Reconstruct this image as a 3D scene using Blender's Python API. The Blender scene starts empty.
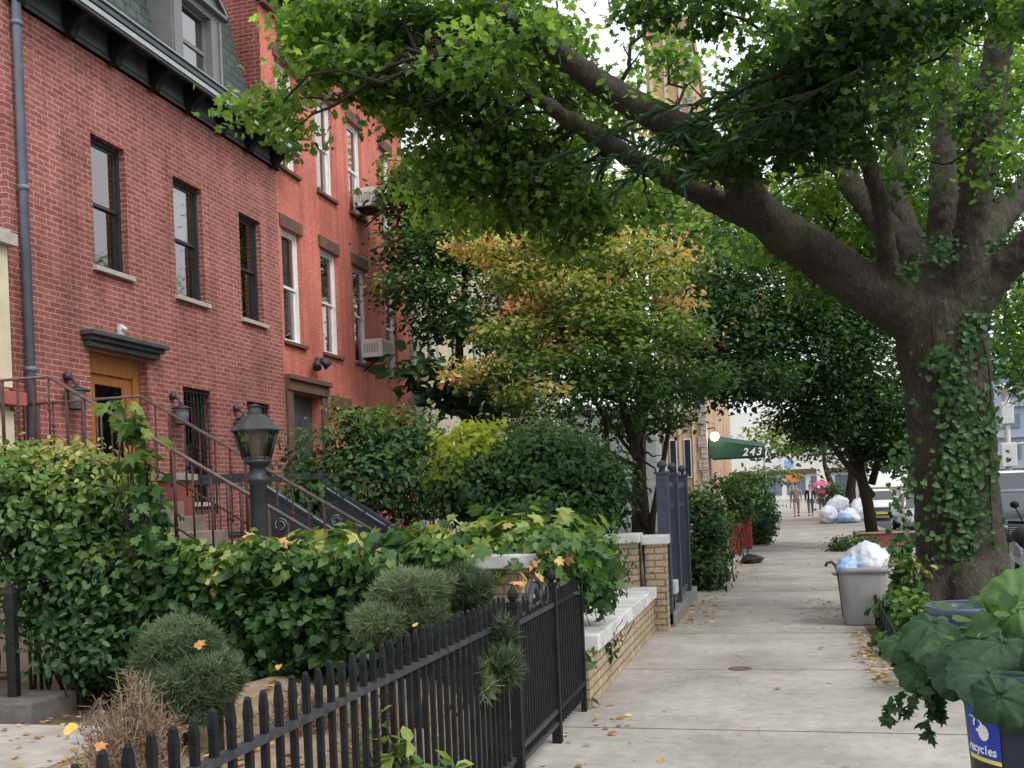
import bpy, bmesh, math, random
import numpy as np
from mathutils import Vector, Matrix
random.seed(7); RNG = np.random.default_rng(11)
S = bpy.context.scene; COL = S.collection
R = math.radians; PI = math.pi
# ---------------------------------------------------------------- camera model
F = 1000.; CY = 498.6; RHO = R(2.3); BE = R(14.74); H = 1.6
def at(u, v, z):                       # the world point seen at photo position (u, v), z metres in front of the lens
    a = (u-512)/F; b = (CY-v)/F
    x = a*math.cos(RHO)+b*math.sin(RHO); y = -a*math.sin(RHO)+b*math.cos(RHO)
    return Vector(((x*math.cos(BE)-math.sin(BE))*z, (x*math.sin(BE)+math.cos(BE))*z, H+y*z))
cd = bpy.data.cameras.new('camera'); cam = bpy.data.objects.new('camera', cd); COL.objects.link(cam)
cd.sensor_width = 36; cd.lens = 36*F/1024; cd.shift_y = (CY-384)/1024; cd.clip_start = .05; cd.clip_end = 2000
cam.matrix_world = Matrix.Translation((0, 0, H)) @ Matrix.Rotation(BE, 4, 'Z') @ Matrix.Rotation(R(90), 4, 'X') @ Matrix.Rotation(-RHO, 4, 'Z')
S.camera = cam
# ---------------------------------------------------------------- world and sun
w = bpy.data.worlds.new('World'); S.world = w; w.use_nodes = True
nt = w.node_tree; nt.nodes.clear()
SUN_EL, SUN_AZ = 52, 118
sky = nt.nodes.new('ShaderNodeTexSky'); sky.sky_type = 'NISHITA'; sky.sun_disc = False
sky.sun_elevation = R(SUN_EL); sky.sun_rotation = R(SUN_AZ); sky.air_density = 1.6; sky.dust_density = 6; sky.ozone_density = 1
hs = nt.nodes.new('ShaderNodeHueSaturation'); hs.inputs['Saturation'].default_value = .18; hs.inputs['Value'].default_value = 1.0
mx = nt.nodes.new('ShaderNodeMix'); mx.data_type = 'RGBA'; mx.inputs[0].default_value = .5
mx.inputs[7].default_value = (13.5, 13.8, 14.4, 1)      # the even overcast veil
bg = nt.nodes.new('ShaderNodeBackground'); bg.inputs[1].default_value = .148
wo = nt.nodes.new('ShaderNodeOutputWorld')
nt.links.new(sky.outputs[0], hs.inputs['Color']); nt.links.new(hs.outputs[0], mx.inputs[6]); nt.links.new(mx.outputs[2], bg.inputs[0]); nt.links.new(bg.outputs[0], wo.inputs[0])
sd = bpy.data.lights.new('sun', 'SUN'); sd.energy = 1.5; sd.angle = R(18); sd.color = (1, .96, .9)
sun = bpy.data.objects.new('sun', sd); COL.objects.link(sun)
az = R(SUN_AZ); el = R(SUN_EL)
dirv = Vector((math.sin(az)*math.cos(el), math.cos(az)*math.cos(el), math.sin(el)))
sun.rotation_euler = dirv.to_track_quat('Z', 'Y').to_euler(); sun.location = dirv*60
S.view_settings.view_transform = 'Standard'; S.view_settings.look = 'None'; S.view_settings.exposure = 0
S.cycles.max_bounces = 7; S.cycles.transparent_max_bounces = 12
# ---------------------------------------------------------------- materials
class N:
    def __init__(s, name):
        s.m = bpy.data.materials.new(name); s.m.use_nodes = True; s.t = s.m.node_tree; s.t.nodes.clear()
        s.out = s.n('ShaderNodeOutputMaterial')
    def n(s, typ, **k):
        q = s.t.nodes.new(typ)
        for a, b in k.items():
            setattr(q, a, b)
        return q
    def l(s, a, b): s.t.links.new(a, b)
    def obj(s): return s.n('ShaderNodeTexCoord').outputs['Object']
    def noise(s, scale, detail=4, rough=.6, vec=None):
        q = s.n('ShaderNodeTexNoise'); q.inputs['Scale'].default_value = scale; q.inputs['Detail'].default_value = detail; q.inputs['Roughness'].default_value = rough
        s.l(vec or s.obj(), q.inputs['Vector']); return q.outputs[0]
    def ramp(s, fac, stops):
        q = s.n('ShaderNodeValToRGB'); e = q.color_ramp.elements
        while len(e) < len(stops): e.new(.5)
        for i, (p, c) in enumerate(stops):
            e[i].position = p; e[i].color = (*c, 1) if len(c) == 3 else c
        s.l(fac, q.inputs[0]); return q.outputs[0]
    def mix(s, fac, a, b, mode='MIX'):
        q = s.n('ShaderNodeMix'); q.data_type = 'RGBA'; q.blend_type = mode
        for i, v in ((0, fac), (6, a), (7, b)):
            if isinstance(v, (int, float)): q.inputs[i].default_value = v
            elif isinstance(v, tuple): q.inputs[i].default_value = (*v, 1)
            else: s.l(v, q.inputs[i])
        return q.outputs[2]
    def math(s, op, a, b=0.):
        q = s.n('ShaderNodeMath'); q.operation = op
        for i, v in ((0, a), (1, b)):
            if isinstance(v, (int, float)): q.inputs[i].default_value = v
            else: s.l(v, q.inputs[i])
        return q.outputs[0]
    def bsdf(s, col, rough=.8, bump=None, strength=.3, dist=.01, metal=0, spec=.4, link=True):
        p = s.n('ShaderNodeBsdfPrincipled')
        if isinstance(col, tuple): p.inputs['Base Color'].default_value = (*col, 1)
        else: s.l(col, p.inputs['Base Color'])
        if isinstance(rough, (int, float)): p.inputs['Roughness'].default_value = rough
        else: s.l(rough, p.inputs['Roughness'])
        p.inputs['Metallic'].default_value = metal; p.inputs['Specular IOR Level'].default_value = spec
        if bump is not None:
            b = s.n('ShaderNodeBump'); b.inputs['Strength'].default_value = strength; b.inputs['Distance'].default_value = dist
            s.l(bump, b.inputs['Height']); s.l(b.outputs[0], p.inputs['Normal'])
        if link: s.l(p.outputs[0], s.out.inputs[0])
        return p.outputs[0]
def plain(name, c, rough=.7, var=.25, scale=6, bump=.15, metal=0, c2=None, spec=.4):
    g = N(name); nz = g.noise(scale, 5); lo = tuple(x*(1-var) for x in c); hi = c2 or tuple(min(1, x*(1+var)) for x in c)
    g.bsdf(g.ramp(nz, [(.3, lo), (.7, hi)]), rough, g.noise(scale*12, 3), bump, .004, metal, spec); return g.m
def brick(name, c1, c2, mortar, bw=.21, rh=.0735, mo=.011, bump=.6, dirt=.35):
    g = N(name); sx = g.n('ShaderNodeSeparateXYZ'); g.l(g.obj(), sx.inputs[0]); cx = g.n('ShaderNodeCombineXYZ')
    wob = g.math('MULTIPLY', g.noise(7, 3), .012)
    g.l(g.math('ADD', g.math('ADD', sx.outputs[0], sx.outputs[1]), wob), cx.inputs[0]); g.l(g.math('ADD', sx.outputs[2], wob), cx.inputs[1])
    b = g.n('ShaderNodeTexBrick'); g.l(cx.outputs[0], b.inputs['Vector']); b.offset = .5
    for k, v in (('Scale', 1), ('Mortar Size', mo), ('Mortar Smooth', .25), ('Bias', 0), ('Brick Width', bw), ('Row Height', rh)): b.inputs[k].default_value = v
    b.inputs['Color1'].default_value = (*c1, 1); b.inputs['Color2'].default_value = (*c2, 1); b.inputs['Mortar'].default_value = (*mortar, 1)
    blot = g.ramp(g.noise(.7, 6, .65), [(.3, (1-dirt,)*3), (.65, (1.08,)*3)])
    fine = g.ramp(g.noise(30, 3), [(.3, (.72,)*3), (.7, (1.2,)*3)])
    c = g.mix(1, g.mix(1, b.outputs[0], blot, 'MULTIPLY'), fine, 'MULTIPLY')
    sm = g.n('ShaderNodeMapping'); sm.inputs['Scale'].default_value = (5, 5, .35); g.l(g.obj(), sm.inputs[0])
    c = g.mix(1, c, g.ramp(g.noise(1.0, 5, .7, sm.outputs[0]), [(.34, (.74, .72, .71)), (.55, (1.03,)*3)]), 'MULTIPLY')
    h = g.math('SUBTRACT', g.math('MULTIPLY', g.noise(60, 2), .25), b.outputs['Fac'])
    g.bsdf(c, .88, h, bump, .012); return g.m
M = {}
M['brick'] = brick('red_brick', (.36, .115, .092), (.25, .072, .058), (.44, .26, .23), mo=.0095, dirt=.35)
M['brick_side'] = brick('side_brick', (.26, .062, .045), (.19, .045, .038), (.36, .17, .14))
M['brick_tan'] = brick('tan_brick', (.48, .38, .25), (.41, .32, .20), (.22, .16, .11), .22, .075, .009, .8)
M['brick_pale'] = brick('pale_brick', (.62, .42, .25), (.54, .36, .21), (.5, .38, .27), .3, .1, .012, .4)
M['quoin_brick'] = brick('quoin_brick', (.55, .52, .48), (.46, .44, .41), (.25, .22, .2), .45, .2, .015, .5)
M['painted'] = brick('painted_brick', (.64, .20, .15), (.60, .185, .138), (.55, .16, .12), .21, .0735, .008, .4, .28)
M['cream'] = plain('cream_stucco', (.56, .50, .37), .9, .18, 2.5)
M['brownstone'] = plain('brownstone', (.13, .075, .058), .85, .3, 5)
M['redstone'] = plain('red_painted_stone', (.33, .10, .08), .85, .25, 4)
M['darkgrey'] = plain('dark_grey_paint', (.055, .065, .07), .5, .25, 4)
M['midgrey'] = plain('grey_paint', (.17, .17, .175), .55, .15, 4)
M['gutter'] = plain('light_gutter', (.33, .36, .38), .4, .15, 5)
M['winframe'] = plain('window_frame_black', (.025, .027, .03), .45, .3, 8)
M['winwhite'] = plain('window_frame_white', (.72, .73, .74), .5, .08, 6)
M['sillpale'] = plain('pale_sill', (.40, .36, .33), .85, .2, 9)
M['pipe'] = plain('blue_grey_pipe', (.14, .17, .22), .5, .2, 7)
M['wood'] = None
g = N('oak_door'); sx = g.n('ShaderNodeMapping'); sx.inputs['Scale'].default_value = (14, 14, 1.2); g.l(g.obj(), sx.inputs[0])
g.bsdf(g.ramp(g.noise(2.5, 5, .6, sx.outputs[0]), [(.3, (.27, .10, .025)), (.7, (.42, .18, .05))]), .4, g.noise(6, 3, .6, sx.outputs[0]), .1); M['wood'] = g.m
M['iron'] = plain('black_iron', (.011, .012, .014), .6, .5, 12, .3, spec=.22)
M['iron_lighter'] = plain('lighter_rail_iron', (.035, .037, .042), .5, .6, 25, .3)  # lighter than the pickets: the rails' top highlight is put into the colour
M['rust'] = plain('rusty_red_iron', (.075, .034, .028), .7, .45, 14, .4)
M['handrail'] = plain('pale_handrail', (.14, .095, .085), .5, .35, 14, .2)
M['bluefence'] = plain('slate_blue_iron', (.045, .055, .075), .5, .25, 8)
M['coping'] = plain('white_coping', (.50, .50, .50), .85, .28, 4, .5)
M['curbstone'] = plain('grey_stone', (.2, .2, .2), .85, .3, 6, .4)
M['stone_step'] = plain('brown_step_stone', (.24, .19, .165), .9, .3, 5, .4)
M['darkstone'] = plain('dark_grey_stone', (.11, .10, .095), .9, .35, 6, .5)  # even dark stone with random mottling
M['lampmetal'] = plain('lamp_black', (.03, .034, .04), .45, .4, 10, .2)
M['white_metal'] = plain('white_enamel', (.68, .69, .68), .45, .08, 6)
M['grille'] = plain('grey_grille', (.36, .36, .36), .6, .2, 9)
M['canplastic'] = plain('grey_bin_plastic', (.26, .25, .26), .55, .12, 5, .1)
M['binplastic'] = plain('navy_bin_plastic', (.03, .038, .058), .5, .2, 5, .1)
M['tubplastic'] = plain('blue_tub_plastic', (.03, .042, .085), .4, .2, 5, .1)
M['rim'] = plain('tub_rim', (.09, .11, .17), .4, .2, 5, .1)
M['stickerblue'] = plain('sticker_blue', (.02, .05, .42), .4, .08, 5, .02)
M['stickeryellow'] = plain('sticker_yellow', (.75, .68, .12), .4, .08, 5, .02)
M['white'] = plain('white_print', (.8, .8, .8), .5, .04, 5, .02)
M['green_awning'] = plain('green_canvas', (.01, .055, .038), .7, .2, 3, .2)
M['redgate'] = plain('red_gate_paint', (.36, .05, .05), .6, .2, 5)
M['soil'] = plain('soil_earth', (.10, .075, .05), .95, .45, 3, .9)
M['slate'] = brick('green_slate', (.085, .115, .11), (.065, .09, .088), (.02, .03, .03), .28, .17, .01, .9)
M['bark'] = None
def bark(name, a, b, moss=None, sc=1.):
    g = N(name); mp = g.n('ShaderNodeMapping'); mp.inputs['Scale'].default_value = (9*sc, 9*sc, 1.9*sc); g.l(g.obj(), mp.inputs[0])
    n0 = g.noise(2.2, 7, .68, mp.outputs[0]); rg = g.math('MULTIPLY', g.math('ABSOLUTE', g.math('SUBTRACT', g.noise(3.1, 4, .6, mp.outputs[0]), .5)), 5.0); n1 = g.math('ADD', g.math('MULTIPLY', n0, .7), g.math('MULTIPLY', g.math('MINIMUM', rg, 1.), .3)); c = g.ramp(n1, [(.28, tuple(x*.45 for x in a)), (.48, a), (.72, b)])
    c = g.mix(1, c, g.ramp(g.noise(1.1, 4), [(.3, (.65,)*3), (.7, (1.2,)*3)]), 'MULTIPLY')
    if moss: c = g.mix(g.ramp(g.noise(1.6, 5), [(.50, (0,)*3), (.68, (.55,)*3)]), c, moss)
    g.bsdf(c, .92, n1, 1., .045); return g.m
M['bark'] = bark('maple_bark', (.075, .062, .048), (.165, .138, .105), (.09, .10, .045), 1.5)
M['bark2'] = bark('young_bark', (.055, .04, .03), (.10, .075, .055), None, 2)
g = N('window_glass'); fr = g.n('ShaderNodeFresnel'); fr.inputs[0].default_value = 1.6; tr = g.n('ShaderNodeBsdfTransparent'); tr.inputs[0].default_value = (.72, .76, .76, 1)
gl = g.n('ShaderNodeBsdfGlossy'); gl.inputs['Roughness'].default_value = .03; ms = g.n('ShaderNodeMixShader')
g.l(g.math('MINIMUM', g.math('MULTIPLY', fr.outputs[0], 3.6), 1.), ms.inputs[0]); g.l(tr.outputs[0], ms.inputs[1]); g.l(gl.outputs[0], ms.inputs[2]); g.l(ms.outputs[0], g.out.inputs[0]); M['glass'] = g.m
M['room'] = plain('dark_room', (.02, .022, .025), .9, .2, 2)
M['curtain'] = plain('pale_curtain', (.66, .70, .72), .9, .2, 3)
M['bluecurtain'] = plain('blue_curtain', (.22, .27, .33), .9, .2, 3)
g = N('trash_bag_plastic'); nz = g.noise(7, 6, .6); p = g.bsdf(g.ramp(nz, [(.35, (.58, .63, .76)), (.6, (.82, .84, .88))]), .28, g.noise(5, 3, .5), .8, .06); M['bag'] = g.m
M['bagblue'] = plain('blue_bag_plastic', (.28, .45, .72), .35, .3, 5, .5)
M['blackbag'] = plain('black_bag_plastic', (.012, .012, .014), .4, .3, 5, .5)
M['asphalt'] = plain('asphalt', (.055, .055, .058), .9, .3, 2, .6)
g = N('lamp_glow'); e = g.n('ShaderNodeEmission'); e.inputs[0].default_value = (1, .78, .45, 1); e.inputs[1].default_value = 14; g.l(e.outputs[0], g.out.inputs[0]); M['glow'] = g.m
M['lampglass'] = plain('frosted_lamp_glass', (.22, .25, .26), .12, .3, 20, .2)
# pavement: slabs with tooled joints, stains and gum spots
g = N('concrete_pavement'); o = g.obj(); mp = g.n('ShaderNodeMapping'); mp.inputs['Location'].default_value = (20, -6.8, 0); g.l(o, mp.inputs[0])
b = g.n('ShaderNodeTexBrick'); b.offset = 0; g.l(mp.outputs[0], b.inputs['Vector'])
for k, v in (('Scale', 1), ('Mortar Size', .013), ('Mortar Smooth', .3), ('Bias', 0), ('Brick Width', 41.), ('Row Height', 2.3)): b.inputs[k].default_value = v
b.inputs['Color1'].default_value = (.355, .335, .31, 1); b.inputs['Color2'].default_value = (.315, .298, .275, 1); b.inputs['Mortar'].default_value = (.09, .08, .072, 1)
c = g.mix(1, b.outputs[0], g.ramp(g.noise(.9, 7, .62), [(.3, (.66, .65, .64)), (.62, (1.1,)*3)]), 'MULTIPLY')
c = g.mix(1, c, g.ramp(g.noise(9, 7, .75), [(.32, (.78, .77, .76)), (.62, (1.06,)*3)]), 'MULTIPLY')
vo = g.n('ShaderNodeTexVoronoi'); vo.inputs['Scale'].default_value = 2.6; g.l(o, vo.inputs['Vector'])
c = g.mix(g.ramp(vo.outputs['Distance'], [(.05, (.55,)*3), (.075, (0,)*3)]), c, (.14, .125, .115))
dm_ = g.n('ShaderNodeVectorMath'); dm_.operation = 'ADD'; nn = g.n('ShaderNodeTexNoise'); nn.inputs['Scale'].default_value = 1.3; nn.inputs['Detail'].default_value = 5; g.l(o, nn.inputs['Vector']); g.l(nn.outputs['Color'], dm_.inputs[0]); g.l(o, dm_.inputs[1])
vc = g.n('ShaderNodeTexVoronoi'); vc.feature = 'DISTANCE_TO_EDGE'; vc.inputs['Scale'].default_value = .33; g.l(dm_.outputs[0], vc.inputs['Vector'])
c = g.mix(g.ramp(vc.outputs['Distance'], [(.0, (.45,)*3), (.004, (0,)*3)]), c, (.12, .11, .10))
sp = g.n('ShaderNodeSeparateXYZ'); g.l(o, sp.inputs[0]); ed = g.math('ABSOLUTE', g.math('SUBTRACT', sp.outputs[0], .1))
c = g.mix(1, c, g.ramp(g.math('ADD', ed, g.math('MULTIPLY', g.noise(2.2, 4), .5)), [(.0, (1.04,)*3), (.6, (1.04,)*3), (.98, (.78, .76, .73))]), 'MULTIPLY') if False else c
g.bsdf(c, .9, g.math('SUBTRACT', g.math('MULTIPLY', g.noise(140, 3), .5), b.outputs['Fac']), .6, .006); M['pave'] = g.m
M['pave2'] = plain('rough_concrete', (.36, .33, .30), .9, .25, 3, .5)
def leafmat(name, stops, trans=.35, rough=.45):
    g = N(name); a = g.n('ShaderNodeAttribute'); a.attribute_name = 'tone'; big = name == 'broad_big_leaf'
    c = g.ramp(a.outputs['Fac'], stops)
    c = g.mix(1, c, g.ramp(g.noise(14, 2), [(.3, (.75,)*3), (.7, (1.2,)*3)]), 'MULTIPLY')
    p = g.bsdf(c, rough, g.noise(28, 5, .7) if big else None, .7, .02, link=False, spec=.35); t = g.n('ShaderNodeBsdfTranslucent'); g.l(g.mix(1, c, (1.5, 1.6, .7), 'MULTIPLY'), t.inputs[0])
    m = g.n('ShaderNodeMixShader'); m.inputs[0].default_value = trans; g.l(p, m.inputs[1]); g.l(t.outputs[0], m.inputs[2]); g.l(m.outputs[0], g.out.inputs[0]); return g.m
# tone: 0 deep green, .3 mid, .5 light, .7 yellow-green, .85 ochre, 1 orange/red
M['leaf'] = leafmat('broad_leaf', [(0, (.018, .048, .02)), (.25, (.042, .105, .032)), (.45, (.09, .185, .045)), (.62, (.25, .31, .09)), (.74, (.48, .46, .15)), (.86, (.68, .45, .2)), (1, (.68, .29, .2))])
M['maple'] = leafmat('maple_leaf', [(0, (.025, .06, .025)), (.3, (.07, .14, .04)), (.6, (.15, .255, .065)), (1, (.29, .39, .11))], .64)
M['golden'] = leafmat('golden_leaf', [(0, (.03, .08, .02)), (.4, (.12, .20, .04)), (.7, (.34, .42, .05)), (1, (.55, .55, .07))], .4)
M['bluegreen'] = leafmat('blue_green_leaf', [(0, (.02, .05, .03)), (.5, (.05, .12, .06)), (1, (.16, .28, .16))], .3, .3)
M['needle'] = leafmat('needle', [(0, (.035, .058, .03)), (.5, (.10, .145, .07)), (1, (.2, .25, .13))], .15, .7)
M['dry'] = leafmat('dry_twig', [(0, (.10, .065, .04)), (.5, (.25, .18, .11)), (1, (.42, .33, .22))], .1, .9)
M['litter'] = leafmat('fallen_leaf', [(0, (.16, .09, .04)), (.5, (.42, .24, .08)), (1, (.62, .45, .16))], .1, .8)
# ---------------------------------------------------------------- mesh helpers
class MB:
    def __init__(s): s.v = []; s.f = []; s.mi = []; s.sm = []
    def face(s, pts, mi=0, sm=False):
        k = len(s.v); s.v += [tuple(p) for p in pts]; s.f.append(tuple(range(k, k+len(pts)))); s.mi.append(mi); s.sm.append(sm)
    def box(s, x0, x1, y0, y1, z0, z1, mi=0):
        k = len(s.v)
        s.v += [(x, y, z) for x in (x0, x1) for y in (y0, y1) for z in (z0, z1)]
        for q in ((0, 1, 3, 2), (4, 6, 7, 5), (0, 4, 5, 1), (2, 3, 7, 6), (0, 2, 6, 4), (1, 5, 7, 3)):
            s.f.append(tuple(k+i for i in q)); s.mi.append(mi); s.sm.append(False)
        return s
    def hexa(s, p, mi=0):           # 8 points, bottom ring then top ring
        k = len(s.v); s.v += [tuple(q) for q in p]
        for q in ((3, 2, 1, 0), (4, 5, 6, 7), (0, 1, 5, 4), (1, 2, 6, 5), (2, 3, 7, 6), (3, 0, 4, 7)):
            s.f.append(tuple(k+i for i in q)); s.mi.append(mi); s.sm.append(False)
        return s
    def tube(s, pts, rad, n=8, mi=0, cap=True, sm=True, wob=0):
        pts = [Vector(p) for p in pts]
        if not isinstance(rad, (list, tuple)): rad = [rad]*len(pts)
        k0 = len(s.v); up = Vector((0, 0, 1)); prev = None
        for i, p in enumerate(pts):
            d = (pts[min(i+1, len(pts)-1)]-pts[max(i-1, 0)]).normalized()
            if prev is None:
                a = d.cross(up if abs(d.z) < .9 else Vector((1, 0, 0))).normalized()
            else: a = (prev-d*prev.dot(d)).normalized()
            prev = a; b = d.cross(a)
            for j in range(n):
                t = 2*PI*j/n; rr = rad[i]*(1+(random.uniform(-wob, wob) if wob else 0))
                s.v.append(tuple(p+a*math.cos(t)*rr+b*math.sin(t)*rr))
        for i in range(len(pts)-1):
            for j in range(n):
                s.f.append((k0+i*n+j, k0+i*n+(j+1) % n, k0+(i+1)*n+(j+1) % n, k0+(i+1)*n+j)); s.mi.append(mi); s.sm.append(sm)
        if cap:
            s.f.append(tuple(k0+j for j in range(n))[::-1]); s.mi.append(mi); s.sm.append(False)
            e = k0+(len(pts)-1)*n; s.f.append(tuple(e+j for j in range(n))); s.mi.append(mi); s.sm.append(False)
        return s
    def lathe(s, c, prof, n=24, mi=0, sq=0, sm=True):    # prof: (radius, z); sq: 0 round .. 1 square
        k0 = len(s.v)
        for r_, z in prof:
            for j in range(n):
                t = 2*PI*(j+.5)/n; q = r_
                if sq: q = r_*((1-sq)+sq/max(abs(math.cos(t)), abs(math.sin(t))))
                s.v.append((c[0]+q*math.cos(t), c[1]+q*math.sin(t), c[2]+z))
        for i in range(len(prof)-1):
            for j in range(n):
                s.f.append((k0+i*n+j, k0+i*n+(j+1) % n, k0+(i+1)*n+(j+1) % n, k0+(i+1)*n+j)); s.mi.append(mi); s.sm.append(sm)
        return s
    def mesh(s, name, mats):
        me = bpy.data.meshes.new(name); me.from_pydata(s.v, [], s.f)
        for m in (mats if isinstance(mats, (list, tuple)) else [mats]): me.materials.append(m)
        me.polygons.foreach_set('material_index', s.mi); me.polygons.foreach_set('use_smooth', s.sm); me.update(); return me
    def build(s, name, mats, parent=None, bevel=0):
        return link(name, s.mesh(name, mats), parent, bevel)
def link(name, me, parent=None, bevel=0):
    o = bpy.data.objects.new(name, me); COL.objects.link(o)
    if parent is not None:
        o.parent = parent; root = parent
        base = Vector((0, 0, 0))
        if parent.parent is None: o.matrix_parent_inverse = Matrix.Translation(-parent.location)
    if bevel:
        m = o.modifiers.new('bevel', 'BEVEL'); m.width = bevel; m.segments = 2; m.limit_method = 'ANGLE'
    return o
def tag(o, label=None, cat=None, group=None, kind=None):
    if label: o['label'] = label
    if cat: o['category'] = cat
    if group: o['group'] = group
    if kind: o['kind'] = kind
    return o
def thing(name, loc, label, cat, group=None):
    o = bpy.data.objects.new(name, None); COL.objects.link(o); o.location = loc; o.empty_display_size = .2
    return tag(o, label, cat, group)
def text_mesh(name, txt, size, mats, place, parent, extrude=.003, shear=0, offset=.001):
    bm = bmesh.new()
    for i, ch in enumerate(txt):
        fc = bpy.data.curves.new('t', 'FONT'); fc.body = ch; fc.size = size; fc.extrude = extrude; fc.align_x = 'CENTER'; fc.offset = offset; fc.shear = shear
        o = bpy.data.objects.new('t', fc); me = bpy.data.meshes.new_from_object(o); me.transform(place(i)); bm.from_mesh(me); bpy.data.objects.remove(o); bpy.data.meshes.remove(me)
    me = bpy.data.meshes.new(name); bm.to_mesh(me); bm.free(); me.materials.append(mats); return link(name, me, parent)
def copy_tree(o, loc, label):
    c = o.copy(); COL.objects.link(c); c.location = loc; c['label'] = label
    for a in [x for x in list(COL.objects) if x.parent == o]:
        b_ = a.copy(); COL.objects.link(b_); b_.parent = c
        for q in [x for x in list(COL.objects) if x.parent == a]:
            d = q.copy(); COL.objects.link(d); d.parent = b_
    return c
def box1(name, dims, mat, parent=None, bevel=0): return MB().box(*dims).build(name, mat, parent, bevel)
# ---------------------------------------------------------------- foliage
SH = {
 'oval': ([(0, 0, 0), (.26, .25, .05), (.24, .65, .05), (0, 1, -.06), (-.24, .65, .05), (-.26, .25, .05)], [(0, 1, 2, 3), (0, 3, 4, 5)]),
 'narrow': ([(0, 0, 0), (.11, .3, .03), (.09, .7, .02), (0, 1, -.08), (-.09, .7, .02), (-.11, .3, .03)], [(0, 1, 2, 3), (0, 3, 4, 5)]),
 'maple': ([(0, 0, 0), (.30, -.10, .03), (.52, .20, .04), (.33, .34, .06), (.50, .66, .0), (.18, .66, .05), (0, 1, -.05), (-.18, .66, .05), (-.50, .66, .0), (-.33, .34, .06), (-.52, .20, .04), (-.30, -.10, .03)], [(0, 1, 2, 3, 4, 5, 6), (0, 6, 7, 8, 9, 10, 11)]),
 'needle': ([(0, 0, 0), (.05, .1, 0), (0, 1, 0), (-.05, .1, 0)], [(0, 1, 2, 3)]),
 'heart': ([(0, .05, 0), (.22, -.12, .06), (.48, .05, .10), (.50, .38, .05), (.28, .72, .0), (0, 1, -.12), (-.28, .72, .0), (-.50, .38, .05), (-.48, .05, .10), (-.22, -.12, .06)], [(0, 1, 2, 3, 4, 5), (0, 5, 6, 7, 8, 9)]),
}
def norm(a): return a/np.maximum(np.linalg.norm(a, axis=1, keepdims=True), 1e-9)
def leaf_mesh(name, P, size, tone, shape, mat, nrm=None, up=.8, rnd=.8, droop=.3, dirs=None, jit=.4):
    n = len(P); P = np.asarray(P, float)
    nv = RNG.normal(size=(n, 3))*rnd; nv[:, 2] += up
    if nrm is not None: nv += nrm
    nv = norm(nv)
    t = RNG.normal(size=(n, 3)) if dirs is None else np.array(dirs, float)+RNG.normal(size=(n, 3))*.25
    t[:, 2] -= droop; t = norm(t-nv*(t*nv).sum(1, keepdims=True)); b_ = np.cross(t, nv)
    sz = np.asarray(size)*(1+RNG.uniform(-jit, jit, n))
    vs, fs = SH[shape]; L = np.array(vs); k = len(L)
    cup = RNG.uniform(.4, 2.2, (n, 1, 1))
    V = P[:, None, :]+sz[:, None, None]*(L[None, :, 0:1]*b_[:, None, :]+L[None, :, 1:2]*t[:, None, :]+cup*L[None, :, 2:3]*nv[:, None, :])
    V = V.reshape(-1, 3)
    me = bpy.data.meshes.new(name); me.vertices.add(n*k); me.vertices.foreach_set('co', V.ravel())
    off = (np.arange(n)*k)[:, None]
    idx = np.concatenate([off+np.array(f)[None, :] for f in fs], 1); m = idx.shape[1]
    me.loops.add(n*m); me.loops.foreach_set('vertex_index', idx.ravel().astype(np.int32))
    st = np.cumsum([0]+[len(f) for f in fs])[:-1]
    me.polygons.add(n*len(fs)); me.polygons.foreach_set('loop_start', ((np.arange(n)*m)[:, None]+st[None, :]).ravel().astype(np.int32))
    a = me.attributes.new('tone', 'FLOAT', 'POINT'); a.data.foreach_set('value', np.repeat(np.clip(np.asarray(tone)+np.zeros(n), 0, 1), k).astype(np.float32))
    me.materials.append(mat); me.update(calc_edges=True); return me
class Gap:
    def __init__(s, sc): s.k = RNG.normal(size=(7, 3))*sc; s.p = RNG.uniform(0, 6.3, 7)
    def __call__(s, P): return np.sin(P@s.k.T+s.p).sum(1)/2.6
def sprays(clumps, per=11, spread=.16, gap=.0, gsc=2.0, flat=.45, tj=.1, shell=.35):
    """leaf positions: clump ellipsoids (centre, radii, count, tone) filled with little flat sprays, thinned by a noise so that gaps stay open"""
    PP, TT, CC = [], [], []; gp = Gap(gsc)
    for c, r, n, tone in clumps:
        c = np.array(c, float); r = np.array(r, float); m = max(3, n//per)
        d = norm(RNG.normal(size=(m, 3))); rad = RNG.uniform(0, 1, (m, 1))**(1/3.)*(1-shell)+shell*RNG.uniform(.75, 1.08, (m, 1))
        Q = c+d*rad*r
        if gap > -9: Q = Q[gp(Q) > gap-.9]
        if len(Q) == 0: continue
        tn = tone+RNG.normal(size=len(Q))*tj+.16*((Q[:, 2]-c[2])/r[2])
        o = RNG.normal(size=(len(Q), per, 3))*spread; o[:, :, 2] *= flat
        P = (Q[:, None, :]+o).reshape(-1, 3); PP.append(P); TT.append(np.repeat(tn, per)+RNG.normal(size=len(P))*.05); CC.append(norm(P-c))
    return np.concatenate(PP), np.concatenate(TT), np.concatenate(CC)
def cl(u, v, z, ru, rv, rd, n, tone):           # a clump by photo position, sized in photo pixels, at its real depth
    return (at(u, v, z), (ru*z/F, rd, rv*z/F), n, tone)
def crown(parent, clumps, size, shape, mat, per=11, spread=.16, gap=.0, gsc=2., name='crown', up=.8, rnd=.7, outw=.5, tj=.1, shell=.35, droop=.3):
    P, T, C = sprays(clumps, per, spread, gap, gsc, tj=tj, shell=shell)
    ok = P[:, 2] > .02; P, T, C = P[ok], T[ok], C[ok]
    return link(name, leaf_mesh(name, P, size, T, shape, mat, nrm=C*outw, up=up, rnd=rnd, droop=droop), parent)
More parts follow.
